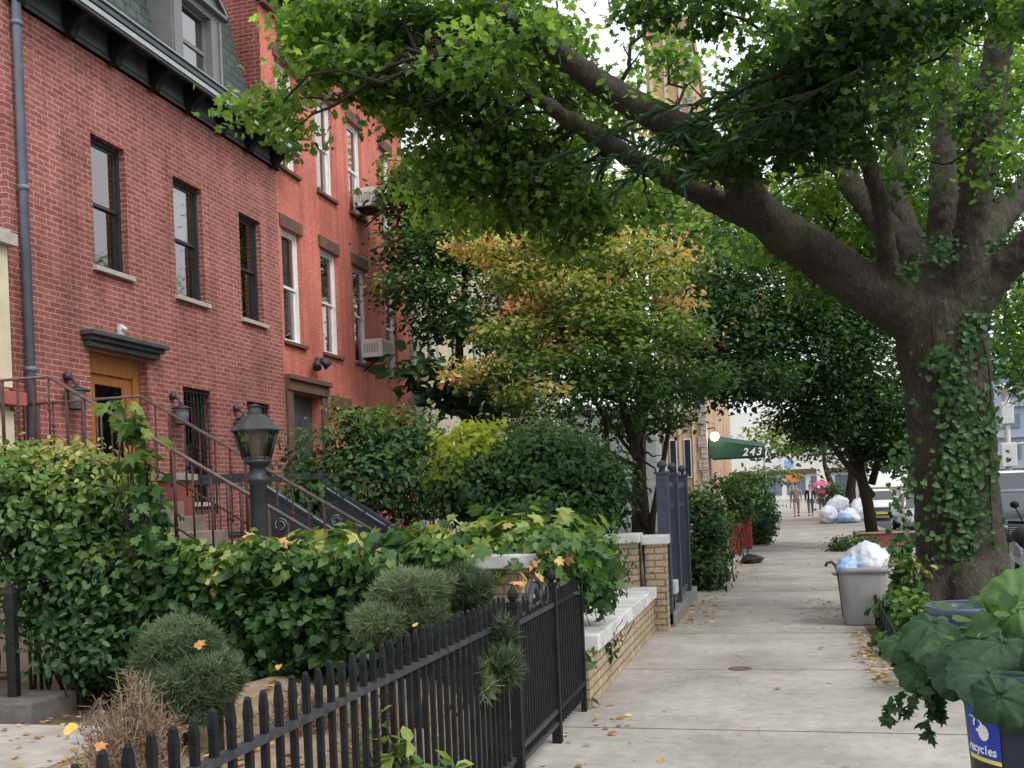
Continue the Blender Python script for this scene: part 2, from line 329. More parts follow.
def wander(a, b, r0, r1, k=6, amp=.06, sag=0):
    a, b = Vector(a), Vector(b); L = (b-a).length; pts = []; rr = []
    for i in range(k+1):
        t = i/k; j = amp*L*math.sin(PI*t)
        pts.append(a.lerp(b, t)+Vector((random.uniform(-j, j), random.uniform(-j, j), random.uniform(-j, j)+sag*L*math.sin(PI*t)))); rr.append(r0+(r1-r0)*t)
    return pts, rr
# ================================================================ THE SETTING
W = -8.75; CURB = 3.6
def sheet(name, x0, x1, y0, y1, z, mat):
    return tag(MB().face([(x0, y0, z), (x1, y0, z), (x1, y1, z), (x0, y1, z)]).build(name, mat) if False else _sheet(name, x0, x1, y0, y1, z, mat), kind='structure')
def _sheet(name, x0, x1, y0, y1, z, mat):
    m = MB(); m.face([(x0, y0, z), (x1, y0, z), (x1, y1, z), (x0, y1, z)]); return m.build(name, mat)
sheet('ground', -300, 300, -60, 600, -.16, M['soil'])
sheet('road', CURB+.15, 13.5, -60, 400, -.13, M['asphalt'])
tag(box1('sidewalk', (-1.66, CURB, -10, 300, -.155, 0), M['pave']), kind='structure')
tag(box1('curb', (CURB+.003, CURB+.15, -10, 300, -.158, -.003), M['curbstone']), kind='structure')
tag(box1('opposite_pavement', (13.5, 18, -10, 300, -.155, 0), M['pave2']), kind='structure')
tag(box1('yard_ground', (W-.4, -1.665, -10, 300, -.155, -.006), M['soil']), kind='structure')
tag(box1('areaway_path', (-8.6, -4.55, 1.0, 6.48, -.1, .012), M['pave2']), kind='structure')
tag(box1('tree_pit_soil', (.92, 3.3, 8.35, 13.6, -.1, .008), M['soil']), kind='structure')
m = MB(); NXg, NYg = 30, 26
def bedz(x, y): return .02+.20*max(0, min(1, (y-5.6)/1.2))+.03*math.sin(x*5.1+y*3)+.02*math.sin(x*11-y*7)
for i in range(NXg):
    for j in range(NYg):
        xa, xb = -4.5+2.8*i/NXg, -4.5+2.8*(i+1)/NXg; ya, yb = 2.2+5.4*j/NYg, 2.2+5.4*(j+1)/NYg
        m.face([(xa, ya, bedz(xa, ya)), (xb, ya, bedz(xb, ya)), (xb, yb, bedz(xb, yb)), (xa, yb, bedz(xa, yb))], 0, True)
tag(m.build('garden_soil', plain('dry_garden_earth', (.24, .18, .12), .95, .35, 9, .8)), kind='structure')
# ================================================================ BUILDINGS
def wallgrid(name, mat, parent, X, y0, y1, z0, z1, holes, depth=.2, mrev=None):
    """front wall in the plane x = X with openings (ya, yb, za, zb) and their reveals"""
    ys = sorted({y0, y1, *[q for h in holes for q in h[:2]]}); zs = sorted({z0, z1, *[q for h in holes for q in h[2:4]]}); m = MB()
    for a, b in zip(ys, ys[1:]):
        for c, d in zip(zs, zs[1:]):
            if any(h[0] <= a and b <= h[1] and h[2] <= c and d <= h[3] for h in holes): continue
            m.face([(X, a, c), (X, b, c), (X, b, d), (X, a, d)])
    for a, b, c, d in holes:
        q = X-depth
        m.face([(X, a, c), (X, a, d), (q, a, d), (q, a, c)]); m.face([(X, b, d), (X, b, c), (q, b, c), (q, b, d)])
        m.face([(X, a, d), (X, b, d), (q, b, d), (q, a, d)]); m.face([(X, b, c), (X, a, c), (q, a, c), (q, b, c)])
    m.face([(X, y0, z0), (X, y0, z1), (X-6, y0, z1), (X-6, y0, z0)]); m.face([(X, y1, z1), (X, y1, z0), (X-6, y1, z0), (X-6, y1, z1)])
    return m.build(name, mat, parent)
def window(parent, X, a, b, c, d, frame, rec=.13, blind=None, blind_to=.5, sill=None, lintel=None, name='window'):
    x = X-rec; t = .055; m = MB()
    m.box(x-.07, x+.02, a, a+t, c, d); m.box(x-.07, x+.02, b-t, b, c, d); m.box(x-.07, x+.018, a+t, b-t, d-t, d); m.box(x-.07, x+.018, a+t, b-t, c, c+t*.8)
    w_ = m.build(name, frame, parent); mid = (c+d)/2
    s = MB()
    for (lo, hi, xx) in ((mid-.02, d-t, x-.01), (c+t*.8, mid+.02, x-.04)):
        s.box(xx-.025, xx, a+t, a+t+.045, lo, hi); s.box(xx-.025, xx, b-t-.045, b-t, lo, hi)
        s.box(xx-.025, xx-.001, a+t+.045, b-t-.045, hi-.045, hi); s.box(xx-.025, xx-.001, a+t+.045, b-t-.045, lo, lo+.045)
    s.build('sash', frame, w_)
    p = MB()
    for (lo, hi, xx) in ((mid+.02, d-t-.04, x-.024), (c+t+.03, mid-.02, x-.054)):
        p.face([(xx, a+t+.04, lo), (xx, b-t-.04, lo), (xx, b-t-.04, hi), (xx, a+t+.04, hi)])
    p.build('pane', M['glass'], w_)
    r = MB(); x2 = x-.5
    r.face([(x2, a, c), (x2, b, c), (x2, b, d), (x2, a, d)]); r.face([(x2, a, c), (x2, a, d), (x-.08, a, d), (x-.08, a, c)]); r.face([(x2, b, d), (x2, b, c), (x-.08, b, c), (x-.08, b, d)])
    r.face([(x2, a, d), (x2, b, d), (x-.08, b, d), (x-.08, a, d)]); r.face([(x2, b, c), (x2, a, c), (x-.08, a, c), (x-.08, b, c)])
    r.build('interior', M['room'], w_)
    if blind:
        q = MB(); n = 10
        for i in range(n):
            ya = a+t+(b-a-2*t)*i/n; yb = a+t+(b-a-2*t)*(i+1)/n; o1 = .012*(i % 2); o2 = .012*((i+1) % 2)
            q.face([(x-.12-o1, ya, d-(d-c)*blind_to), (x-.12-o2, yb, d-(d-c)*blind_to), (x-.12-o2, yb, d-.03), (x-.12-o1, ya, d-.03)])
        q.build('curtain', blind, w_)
    if sill: box1('sill', (X-.12, X+.07, a-.06, b+.06, c-.07, c-.002), sill, w_, .006)
    if lintel: box1('lintel', (X-.05, X+.035, a-.07, b+.07, d+.002, d+.24), lintel, w_, .006)
    return w_
# ---- red brick house with mansard roof
B1 = thing('brick_house', (W, 13.5, 0), 'red brick row house with black bracketed cornice, grey dormers and green slate mansard', 'house')
b1up = [(11.66, 12.40, 4.97, 6.77), (13.57, 14.37, 4.93, 6.77), (15.52, 16.27, 4.90, 6.74)]
b1gr = [(13.62, 14.40, 1.74, 3.53), (15.55, 16.35, 1.74, 3.47)]
door = (11.46, 12.74, 1.15, 3.82)
wallgrid('wall', M['brick'], B1, W, 10.06, 16.948, -.1, 7.9, b1up+b1gr+[door], .22)
for i, h_ in enumerate(b1up):
    window(B1, W, *h_, M['winframe'], .12, [None, M['curtain'], None][i], .5, sill=M['sillpale'])  # middle window's half curtain added in place of the bright reflection in its pane
for h_ in b1gr:
    w_ = window(B1, W, *h_, M['winframe'], .16, None, sill=M['sillpale'])
    g_ = MB(); a, b, c, d = h_; X = W-.03
    for k in range(8):
        y = a+.05+(b-a-.1)*k/7; g_.tube([(X, y, c+.02), (X, y, d-.02)], .009, 6)
    for z in (c+.06, c+.55, d-.22, d-.06): g_.box(X-.012, X+.012, a+.012, b-.012, z-.012, z+.012)
    for k in range(3):                       # scrolls in the middle of the guard
        yc = a+.15+(b-a-.3)*k/2
        for s_ in (-1, 1):
            g_.tube([(X, yc+s_*.06*math.sin(t_/8*PI*1.6)*(1-t_/11), (c+d)/2+s_*.02+.16*(t_/8-.5)) for t_ in range(9)], .008, 5)
    g_.build('security_grille', M['iron'], w_)
# wooden door set back in its opening
a, b, c, d = door; x = W-.17
dr = MB(); dr.box(x-.06, x+.02, a, a+.14, c, d); dr.box(x-.06, x+.02, b-.14, b, c, d); dr.box(x-.06, x+.018, a+.14, b-.14, d-.28, d); dr.box(x-.06, x-.015, a+.14, b-.14, c, c+.75)
dr.box(x-.06, x-.02, a+.14, a+.34, c+.75, d-.28); dr.box(x-.06, x-.02, b-.34, b-.14, c+.75, d-.28); dr.box(x-.06, x-.022, a+.34, b-.34, d-.42, d-.28)
dr.box(x-.015, x-.003, a+.22, b-.22, c+.12, c+.62); dr.box(x+.018, x+.03, a+.04, a+.10, c+.1, d-.1); dr.box(x+.018, x+.03, b-.10, b-.04, c+.1, d-.1)
D = dr.build('door', M['wood'], B1, .005)
m = MB(); m.face([(x-.035, a+.34, c+.75), (x-.035, b-.34, c+.75), (x-.035, b-.34, d-.42), (x-.035, a+.34, d-.42)]); m.build('glass_pane', M['glass'], D)
m = MB(); m.face([(x-.07, a, c), (x-.07, b, c), (x-.07, b, d), (x-.07, a, d)]); m.build('interior', M['room'], D)
m = MB(); m.lathe((x+.02, b-.24, c+1.02), [(.0, -.03), (.028, -.02), (.034, 0), (.028, .02), (0, .03)], 12); m.build('handle', M['lampmetal'], D)
m = MB(); m.box(W-.02, W+.10, 11.36, 12.92, 3.84, 3.92); m.box(W-.02, W+.16, 11.33, 12.95, 3.92, 3.98); m.box(W-.02, W+.22, 11.29, 12.99, 3.98, 4.05); m.build('door_hood', M['darkgrey'], B1, .012)
m = MB(); m.box(W, W+.05, 12.08, 12.16, 4.1, 4.24); m.tube([(W+.04, 12.12, 4.2), (W+.12, 12.12, 4.16)], .03, 8); m.build('security_sensor', M['white_metal'], B1)
# cornice
m = MB(); m.box(W-.02, W+.05, 10.13, 16.99, 7.88, 8.29); m.box(W-.02, W+.075, 10.12, 17.0, 7.88, 7.915); m.box(W-.3, W+.42, 10.05, 17.04, 8.29, 8.33)
CN = m.build('cornice', M['darkgrey'], B1)
M['frieze'] = plain('slate_frieze_paint', (.10, .12, .125), .5, .2, 4)
for k in range(7): box1('frieze_panel', (W+.052, W+.066, 10.40+.92*k, 11.08+.92*k, 7.96, 8.24), M['frieze'], CN, .004)
m = MB(); m.box(W+.40, W+.455, 10.04, 17.05, 8.10, 8.33); m.box(W+.44, W+.49, 10.03, 17.06, 8.23, 8.29); m.build('gutter', M['darkgrey'], CN)
m = MB(); m.box(W+.456, W+.475, 10.04, 17.05, 8.14, 8.21); m.box(W+.30, W+.50, 10.02, 17.07, 8.333, 8.352); m.build('gutter_flashing', M['gutter'], CN)
for k in range(8):
    y = 10.28+.92*k; m = MB()
    pr = [(0, 7.84), (.11, 7.84), (.14, 7.92), (.19, 7.98), (.28, 8.04), (.36, 8.12), (.385, 8.20), (.385, 8.285), (0, 8.285)]
    for s_ in (-.06, .06): m.face([(W+.04+p_, y+s_, z_) for p_, z_ in pr])
    for q in range(len(pr)):
        p1, p2 = pr[q], pr[(q+1) % len(pr)]; m.face([(W+.04+p1[0], y-.06, p1[1]), (W+.04+p2[0], y-.06, p2[1]), (W+.04+p2[0], y+.06, p2[1]), (W+.04+p1[0], y+.06, p1[1])])
    m.box(W+.40-.04, W+.398, y-.08, y+.08, 8.17, 8.285)
    m.build('bracket', M['iron'], CN); box1('bracket_tip', (W+.37, W+.402, y-.06, y+.06, 8.12, 8.165), M['gutter'], CN); box1('bracket_foot', (W+.10, W+.165, y-.055, y+.055, 7.925, 7.945), M['gutter'], CN)
# mansard and dormers
m = MB(); m.hexa([(W-.05, 10.15, 8.2), (W-6, 10.15, 8.2), (W-6, 16.94, 8.2), (W-.05, 16.94, 8.2), (W-.62, 10.15, 10.6), (W-6, 10.15, 10.6), (W-6, 16.94, 10.6), (W-.62, 16.94, 10.6)])
RF = m.build('mansard_roof', M['slate'], B1)
for (ya, yb) in ((10.55, 12.0), (13.62, 15.07)):
    zb, zt = 8.36, 9.84; X = W+.06; m = MB()
    m.box(X-1.2, X, ya, ya+.30, zb, zt); m.box(X-1.2, X, yb-.30, yb, zb, zt); m.box(X-1.2, X-.004, ya+.3, yb-.3, zt-.14, zt); m.box(X-1.2, X-.004, ya+.3, yb-.3, zb, zb+.16)
    m.box(X, X+.03, ya+.03, ya+.10, zb, zt-.1); m.box(X, X+.03, yb-.10, yb-.03, zb, zt-.1)
    dm = m.build('dormer', M['midgrey'], B1)
    m = MB(); n = 10; pts = [(ya-.12+(yb-ya+.24)*i/n, zt+.02+.42*math.sin(PI*i/n)**.8) for i in range(n+1)]
    m.face([(X+.02, ya-.12, zt)]+[(X+.02, p_[0], p_[1]) for p_ in pts]+[(X+.02, yb+.12, zt)])
    for p1, p2 in zip(pts, pts[1:]):
        m.face([(X+.10, p1[0], p1[1]), (X+.10, p2[0], p2[1]), (X-1.3, p2[0], p2[1]), (X-1.3, p1[0], p1[1])])
        m.face([(X+.10, p1[0], p1[1]-.07), (X+.10, p2[0], p2[1]-.07), (X+.10, p2[0], p2[1]), (X+.10, p1[0], p1[1])])
    m.box(X-.02, X+.10, ya-.14, yb+.14, zt-.02, zt+.03); m.build('dormer_roof', M['midgrey'], dm)
    fm = MB(); x = X-.12; a, b, c, d = ya+.3, yb-.3, zb+.16, zt-.14; t = .05
    fm.box(x-.05, x, a, a+t, c, d); fm.box(x-.05, x, b-t, b, c, d); fm.box(x-.05, x-.002, a+t, b-t, d-t, d); fm.box(x-.05, x-.002, a+t, b-t, c, c+t); fm.box(x-.05, x-.004, a+t, b-t, (c+d)/2-.03, (c+d)/2+.03)
    fm.build('window_frame', M['midgrey'], dm)
    pm = MB(); pm.face([(x-.03, a+t, c+t), (x-.03, b-t, c+t), (x-.03, b-t, d-t), (x-.03, a+t, d-t)]); pm.build('pane', M['glass'], dm)
    pm = MB(); pm.face([(x-.3, a, c), (x-.3, b, c), (x-.3, b, d), (x-.3, a, d)]); pm.build('interior', M['room'], dm)
    pm = MB(); pm.face([(x-.09, a+t, (c+d)/2), (x-.09, a+.3, (c+d)/2), (x-.09, a+.3, d-t), (x-.09, a+t, d-t)]); pm.build('curtain', M['curtain'], dm)
m = MB(); m.tube([(W+.09, 10.255, -.1), (W+.09, 10.255, 7.9), (W+.30, 10.3, 8.2)], .055, 12)
for z in (1.2, 3.4, 5.6, 7.6): m.lathe((W+.09, 10.255, z), [(.056, -.03), (.068, -.03), (.068, .03), (.056, .03)], 12)
m.build('drainpipe', M['pipe'], B1)
# ---- orange red painted house
B2 = thing('painted_house', (W, 20.3, 0), 'tall row house painted orange red with brown lintels, beyond the brick one', 'house')
cols2 = [(17.06, 17.84), (18.72, 19.55), (20.32, 21.10), (22.18, 22.90)]
up2 = [(a, b, 8.03, 10.06) for a, b in cols2]; lo2 = [(a, b, 4.73, 6.87) for a, b in cols2]
bd = (17.2, 18.45, .9, 3.78)
m2 = wallgrid('wall', M['painted'], B2, W, 16.952, 23.72, -.1, 11.3, up2+lo2+[bd], .22)
m = MB(); m.box(W-6, W, 16.52, 16.951, 8.25, 11.3); m.build('party_wall', M['brick_side'], B2)
m = MB(); m.face([(W+.002, 16.52, 8.25), (W+.002, 16.951, 8.25), (W+.002, 16.951, 11.3), (W+.002, 16.52, 11.3)]); m.build('painted_wall_end', M['painted'], B2)
for i, h_ in enumerate(up2+lo2): window(B2, W, *h_, M['winwhite'], .1, [M['bluecurtain'], M['curtain'], None, M['bluecurtain'], M['curtain'], M['bluecurtain'], M['curtain'], None][i], [.5, .5, 1, .9, .9, .6, .5, 1][i], M['brownstone'], M['brownstone'])
m = MB(); m.box(W-.02, W+.09, 16.96, 18.72, 3.80, 4.0); m.box(W-.02, W+.15, 16.96, 18.76, 4.0, 4.09); m.box(W-.02, W+.06, 16.96, 17.19, .9, 3.80); m.box(W-.02, W+.06, 18.46, 18.70, .9, 3.80); m.build('door_surround', M['brownstone'], B2, .006)
m = MB(); m.box(W-.25, W-.19, 17.2, 18.45, .9, 3.78); m.box(W-.19, W-.17, 17.3, 17.78, 1.2, 3.3); m.box(W-.19, W-.17, 17.88, 18.35, 1.2, 3.3); m.build('door', M['darkgrey'], B2)
m = MB(); m.box(W+.003, W+.07, 18.95, 19.85, 3.62, 3.86); m.build('low_lintel', M['brownstone'], B2)
m = MB(); m.box(W-.02, W+.06, 16.5, 23.8, 10.82, 11.15); m.box(W-.02, W+.12, 16.5, 23.8, 10.8, 10.86); m.box(W-.5, W+.62, 16.4, 23.9, 11.42, 11.6); m.box(W-.02, W+.14, 16.5, 23.8, 11.15, 11.42); m.box(W+.55, W+.68, 16.38, 23.92, 11.5, 11.72)
C2 = m.build('cornice', M['brownstone'], B2)
for k in range(9):
    y = 16.85+.82*k; m = MB(); m.hexa([(W+.06, y-.07, 10.95), (W+.16, y-.07, 10.95), (W+.16, y+.07, 10.95), (W+.06, y+.07, 10.95), (W+.06, y-.07, 11.42), (W+.54, y-.07, 11.42), (W+.54, y+.07, 11.42), (W+.06, y+.07, 11.42)]); m.build('bracket', M['brownstone'], C2)
# ---- cream houses farther on
def far_house(name, label, y0, y1, h, mat, ncol, Xf=W, frame=M['winwhite'], floors=((1.6, 3.4), (4.6, 6.6), (7.8, 9.6))):
    T = thing(name, (Xf, (y0+y1)/2, 0), label, 'house'); wd = (y1-y0-.5)/ncol; hs_ = []
    for i in range(ncol):
        for f in floors: hs_.append((y0+.25+wd*i+wd*.28, y0+.25+wd*i+wd*.72, f[0], f[1]))
    wallgrid('wall', mat, T, Xf, y0, y1, -.1, h, hs_, .2)
    for i, h_ in enumerate(hs_): window(T, Xf, *h_, frame, .1, M['curtain'] if i % 3 else None, .55, M['sillpale'], M['cream'])
    m = MB(); m.box(Xf-.3, Xf+.3, y0, y1, h, h+.22); m.box(Xf-.02, Xf+.14, y0, y1, h-.3, h); m.build('cornice', M['sillpale'], T); return T
B3 = far_house('cream_house', 'cream stucco row house beyond the orange one, mostly behind a dark tree', 24.22, 31, 10.2, M['cream'], 3)
m = MB(); m.box(W-.3, W+.10, 23.73, 24.21, -.1, 10.3); m.build('quoin_pier', M['quoin_brick'], B3)
B4 = far_house('pale_house', 'pale house farther along the row, glimpsed through the leaves', 31.02, 42, 9.6, M['cream'], 5)
# ---- cream entry bay of the house at the left edge
B0 = thing('cream_entry_bay', (-9.4, 8.5, 0), 'cream stucco entry bay with brown sill band at the left edge', 'entry bay')
m = MB(); m.box(-12, -8.62, 6.5, 9.90, -.1, 2.86); m.box(-12, -8.62, 6.5, 9.90, 3.14, 4.80); m.box(-12, -8.66, 6.52, 9.88, 2.86, 3.14); m.build('wall', M['cream'], B0)
m = MB(); m.box(-12, -8.5, 6.4, 9.99, 2.92, 3.08); m.build('sill_band', M['redstone'], B0, .01)
m = MB(); m.box(-12, -8.52, 6.4, 9.97, 4.803, 4.95); m.box(-12, -8.58, 6.4, 9.93, 4.95, 5.0); m.build('cap', M['sillpale'], B0, .01)
# ---- tan apartment building
B5 = thing('apartment_building', (-6, 52, 0), 'tall tan brick apartment building with pale quoins behind the green awning', 'building')
m = MB(); m.box(-4.75, -2.8, 44.0, 70, -.1, 22); m.build('wall', M['brick_pale'], B5)
m = MB()
for k in range(43): m.box(-3.14 if k % 2 else -3.02, -2.76, 43.94, 44.3, .5*k, .5*k+.47)
m.build('quoins', M['quoin_brick'], B5)
for xx in (-4.6, -3.97, -3.38):
    m = MB(); m.box(xx, xx+.12, 43.93, 44.0, 0, 21.5); m.build('pilaster', M['cream'], B5)
m = MB(); m.box(-4.85, -2.7, 43.85, 70.1, 21.5, 22.2); m.box(-4.8, -2.72, 43.9, 70.1, 16.0, 16.25); m.build('cornice', M['brick_pale'], B5)
for z in range(6):
    for xx in (-4.38, -3.76):
        m = MB(); m.box(xx, xx+.32, 43.95, 43.995, 2.2+2.9*z, 3.9+2.9*z); q = m.build('window', M['winwhite'], B5)
        m = MB(); m.box(xx+.04, xx+.28, 43.935, 43.949, 2.26+2.9*z, 3.84+2.9*z); m.build('pane', M['room'], q)
B6 = thing('grey_building', (-7, 41, 0), 'low blue grey wall end left of the tan apartment building', 'building')
m = MB(); m.box(-9, -4.76, 42.3, 43.9, -.1, 5.2); m.build('wall', M['gutter'], B6); m = MB(); m.box(-9.1, -4.7, 42.2, 43.92, 5.2, 5.35); m.build('coping', M['sillpale'], B6)
AW = thing('entrance_awning', (-1.5, 45.6, 3), 'green canvas entrance awning with the white number 243 over the pavement', 'awning')
m = MB(); x0, x1, ya, yb = -2.72, -.36, 44.9, 46.9
m.face([(x0, ya, 3.0), (x1, ya, 3.0), (x1, ya, 3.42), (x0, ya, 3.85)]); m.face([(x0, yb, 3.0), (x0, yb, 3.85), (x1, yb, 3.42), (x1, yb, 3.0)])
m.face([(x0, ya, 3.85), (x1, ya, 3.42), (x1, (ya+yb)/2, 3.62), (x0, (ya+yb)/2, 4.1)]); m.face([(x0, (ya+yb)/2, 4.1), (x1, (ya+yb)/2, 3.62), (x1, yb, 3.42), (x0, yb, 3.85)])
m.face([(x1, ya, 3.0), (x1, yb, 3.0), (x1, yb, 3.42), (x1, (ya+yb)/2, 3.62), (x1, ya, 3.42)]); m.build('canopy', M['green_awning'], AW)
for (xx, yy) in ((-.42, 46.84),): MB().tube([(xx, yy, 0), (xx, yy, 3.4)], .035, 8).build('post', M['gutter'], AW)
text_mesh('number', '243', .46, M['white'], lambda i: Matrix.Translation((-1.20+.29*i, 44.885, 3.07)) @ Matrix.Rotation(R(90), 4, 'X'), AW, .004, .25, .010)
L = thing('entrance_lamp', (-2.66, 44.6, 3.7), 'glowing globe lamp at the corner above the green awning', 'lamp')
m = MB(); m.lathe((-2.45, 44.5, 3.95), [(0, -.2), (.14, -.15), (.2, 0), (.14, .15), (0, .2)], 16); m.build('globe', M['glow'], L)
m = MB(); m.tube([(-2.77, 44.5, 4.3), (-2.45, 44.5, 4.35), (-2.45, 44.5, 4.14)], .03, 8); m.build('bracket', M['iron'], L)
lp = bpy.data.lights.new('entrance_bulb', 'POINT'); lp.energy = 25; lp.color = (1, .75, .42); lp.shadow_soft_size = .2
lo = bpy.data.objects.new('entrance_bulb', lp); COL.objects.link(lo); lo.location = (-2.4, 44.25, 3.95)
# ---- grey blue building across the way
B7 = thing('office_building', (45, 120, 0), 'large blue grey building across the avenue at the far right', 'building')
m = MB(); m.box(18, 90, 110, 150, -.1, 14); m.build('wall', plain('blue_grey_wall', (.27, .33, .45), .8, .12, .3), B7)
for k in range(4):
    m = MB(); m.box(18, 90, 109.7, 110, 2.6+3.1*k, 2.9+3.1*k); m.build('string_course', M['gutter'], B7)
for k in range(14):
    for z in range(3):
        m = MB(); m.box(19.5+3*k, 21+3*k, 109.9, 109.99, 3.6+3.1*z, 5.0+3.1*z); m.build('window', M['pipe'], B7)
B8 = thing('avenue_building', (-4, 150, 0), 'hazy low building closing the street at the avenue', 'building')
m = MB(); m.box(-18, 12, 140, 160, -.1, 12); m.build('wall', plain('pale_far_plaster', (.75, .74, .72), .9, .08, .3), B8); m = MB(); m.box(-18, 12, 139.6, 140, 3.4, 4.0); m.build('cornice', M['brownstone'], B8)
for k in range(9): box1('shop_window', (-17+3.1*k, -14.6+3.1*k, 139.9, 139.99, .6, 3.0), M['pipe'], B8)
# ---- wall lanterns and air conditioners
def lantern(y, z, label):
    T = thing('wall_lantern', (0, 0, 0), label, 'lantern', 'wall lanterns on the red brick house')
    m = MB(); m.lathe((.03, 0, .12), [(0, -.05), (.05, -.04), (.06, 0), (.05, .05), (0, .07)], 14); m.tube([(.03, 0, .1), (.09, 0, .10), (.15, 0, .04), (.16, 0, -.02)], .018, 8); m.build('bracket', M['lampmetal'], T)
    m = MB(); m.lathe((.17, 0, -.16), [(.02, .16), (.08, .13), (.15, .10), (.15, .085), (.115, .085)], 16); m.lathe((.17, 0, -.16), [(.09, -.15), (.10, -.15), (.10, -.13), (.085, -.13)], 16); m.build('cap', M['lampmetal'], T)
    m = MB(); m.lathe((.17, 0, -.16), [(.105, .085), (.10, -.13), (0, -.13)], 16); m.build('glass_shade', M['lampglass'], T)
    T.location = (W, y, z); return T
L0 = lantern(10.98, 3.27, 'black globe and shade wall lantern left of the wooden door, behind the high handrail')
copy_tree(L0, (W, 13.30, 3.22), 'black wall lantern right of the wooden door, beside the tall window grille')
copy_tree(L0, (W, 15.13, 3.18), 'smallest black wall lantern between the two grilled windows')
def aircon(loc, label):
    T = thing('air_conditioner', (0, 0, 0), label, 'air conditioner', 'window air conditioners')
    m = MB(); m.box(0, .48, -.36, .36, 0, .40); m.build('casing', M['white_metal'], T, .015)
    m = MB()
    for k in range(9): m.box(.482, .49, -.3, .3, .05+.035*k, .068+.035*k)
    for k in range(6): m.box(.06+.06*k, .09+.06*k, -.368, -.362, .1, .3)
    m.build('vent', M['grille'], T)
    m = MB(); m.tube([(0, -.25, -.28), (.4, -.25, -.01)], .018, 6); m.tube([(0, .25, -.28), (.4, .25, -.01)], .018, 6); m.box(0, .42, -.3, .3, -.03, -.004); m.build('bracket', M['iron'], T); T.location = loc; return T
A0 = aircon((W+.03, 20.85, 8.16), 'white window air conditioner high up in the third upper window')
copy_tree(A0, (W+.03, 20.95, 4.85), 'white window air conditioner in the lower row, third window')
T = thing('flood_light', (W, 18.2, 4.4), 'small black floodlight on the orange wall above the basement door', 'light')
m = MB(); m.tube([(W, 18.2, 4.42), (W+.16, 18.2, 4.48)], .03, 8); m.build('bracket', M['lampmetal'], T)
m = MB(); m.tube([(W+.16, 18.2, 4.52), (W+.3, 18.28, 4.36)], [.05, .1], 12); m.tube([(W+.14, 18.1, 4.5), (W+.2, 17.95, 4.3)], [.05, .09], 12); m.build('lamp_head', M['lampmetal'], T)
# ================================================================ STOOPS AND RAILINGS
def railing(name, label, Y, Xt, Xb, zt, zb, Xw, rail_mat, bal_mat, n_s=15, extra=None, drop=.86, group=None):
    T = thing(name, (Xb, Y, zb-.9), label, 'railing', group)
    m = MB(); m.tube([(Xw, Y, zt), (Xt, Y, zt)], .016, 8); m.tube([(Xt, Y, zt), (Xb, Y, zb)], .019, 8); m.tube([(Xb, Y, zb), (Xb+.10, Y, zb-.04), (Xb+.12, Y, zb-.12), (Xb+.05, Y, zb-.15)], .02, 8); m.build('handrail', rail_mat, T)
    m = MB(); m.tube([(Xw, Y, zt-drop+.1), (Xt, Y, zt-drop+.1)], .014, 6); m.tube([(Xt, Y, zt-drop+.1), (Xb, Y, zb-drop+.1)], .014, 6); m.build('bottom_rail', bal_mat, T)
    xs = [Xw+(Xt-Xw)*i/max(1, round((Xt-Xw)/.19)) for i in range(round((Xt-Xw)/.19)+1)]+[Xt+(Xb-Xt)*i/n_s for i in range(1, n_s+1)]
    for i, x in enumerate(xs):
        z = zt if x <= Xt else zt+(zb-zt)*(x-Xt)/(Xb-Xt); m = MB(); th = .011 if i % 5 else .018
        m.tube([(x, Y, z-drop), (x, Y, z)], th, 6)
        if i % 2 == 0 and th < .015:
            for q in (.28, .34): m.lathe((x, Y, z-q), [(.011, -.02), (.024, 0), (.011, .02)], 6)
        m.build('baluster', bal_mat, T)
    return T
railing('stoop_railing', 'rusty iron stoop railing nearest the camera, with straight handrail above the shrub', 8.65, -7.10, -4.08, 3.03, 1.27, -8.6, M['handrail'], M['rust'], 15, group='railings of the left stoop')
railing('stoop_railing', 'rusty iron stoop railing on the far side, crossing in front of the wooden door', 10.2, -7.12, -4.08, 2.97, 1.20, -8.72, M['handrail'], M['rust'], 16, group='railings of the left stoop')
ST = thing('stone_stoop', (-6, 9.4, 0), 'brown stone stoop between the two rusty railings', 'stoop')
m = MB(); m.box(W+.02, -7.1, 8.72, 10.12, 0, 2.06); m.build('landing', M['stone_step'], ST, .01)
for k in range(11): box1('step', (-7.1+.275*k+.002, -7.1+.275*(k+1)+.02, 8.74, 10.1, 0, 2.06-.17*(k+1)), M['stone_step'], ST, .008)
S2 = thing('metal_stoop', (-6.5, 12, 0), 'dark steel stoop with panelled side rails leading to the wooden door', 'stoop')
m = MB(); m.box(W+.02, -6.15, 11.25, 12.72, 0, 1.1); m.build('landing', M['redstone'], S2)
m = MB(); m.box(W+.02, -6.1, 11.2, 12.76, 1.1, 1.15); m.build('landing_cap', M['sillpale'], S2)
for k in range(6): box1('step', (-6.15+.29*k+.002, -6.15+.29*(k+1)+.03, 11.25, 12.7, .02, 1.1-.17*(k+1)), M['bluefence'], S2, .006)
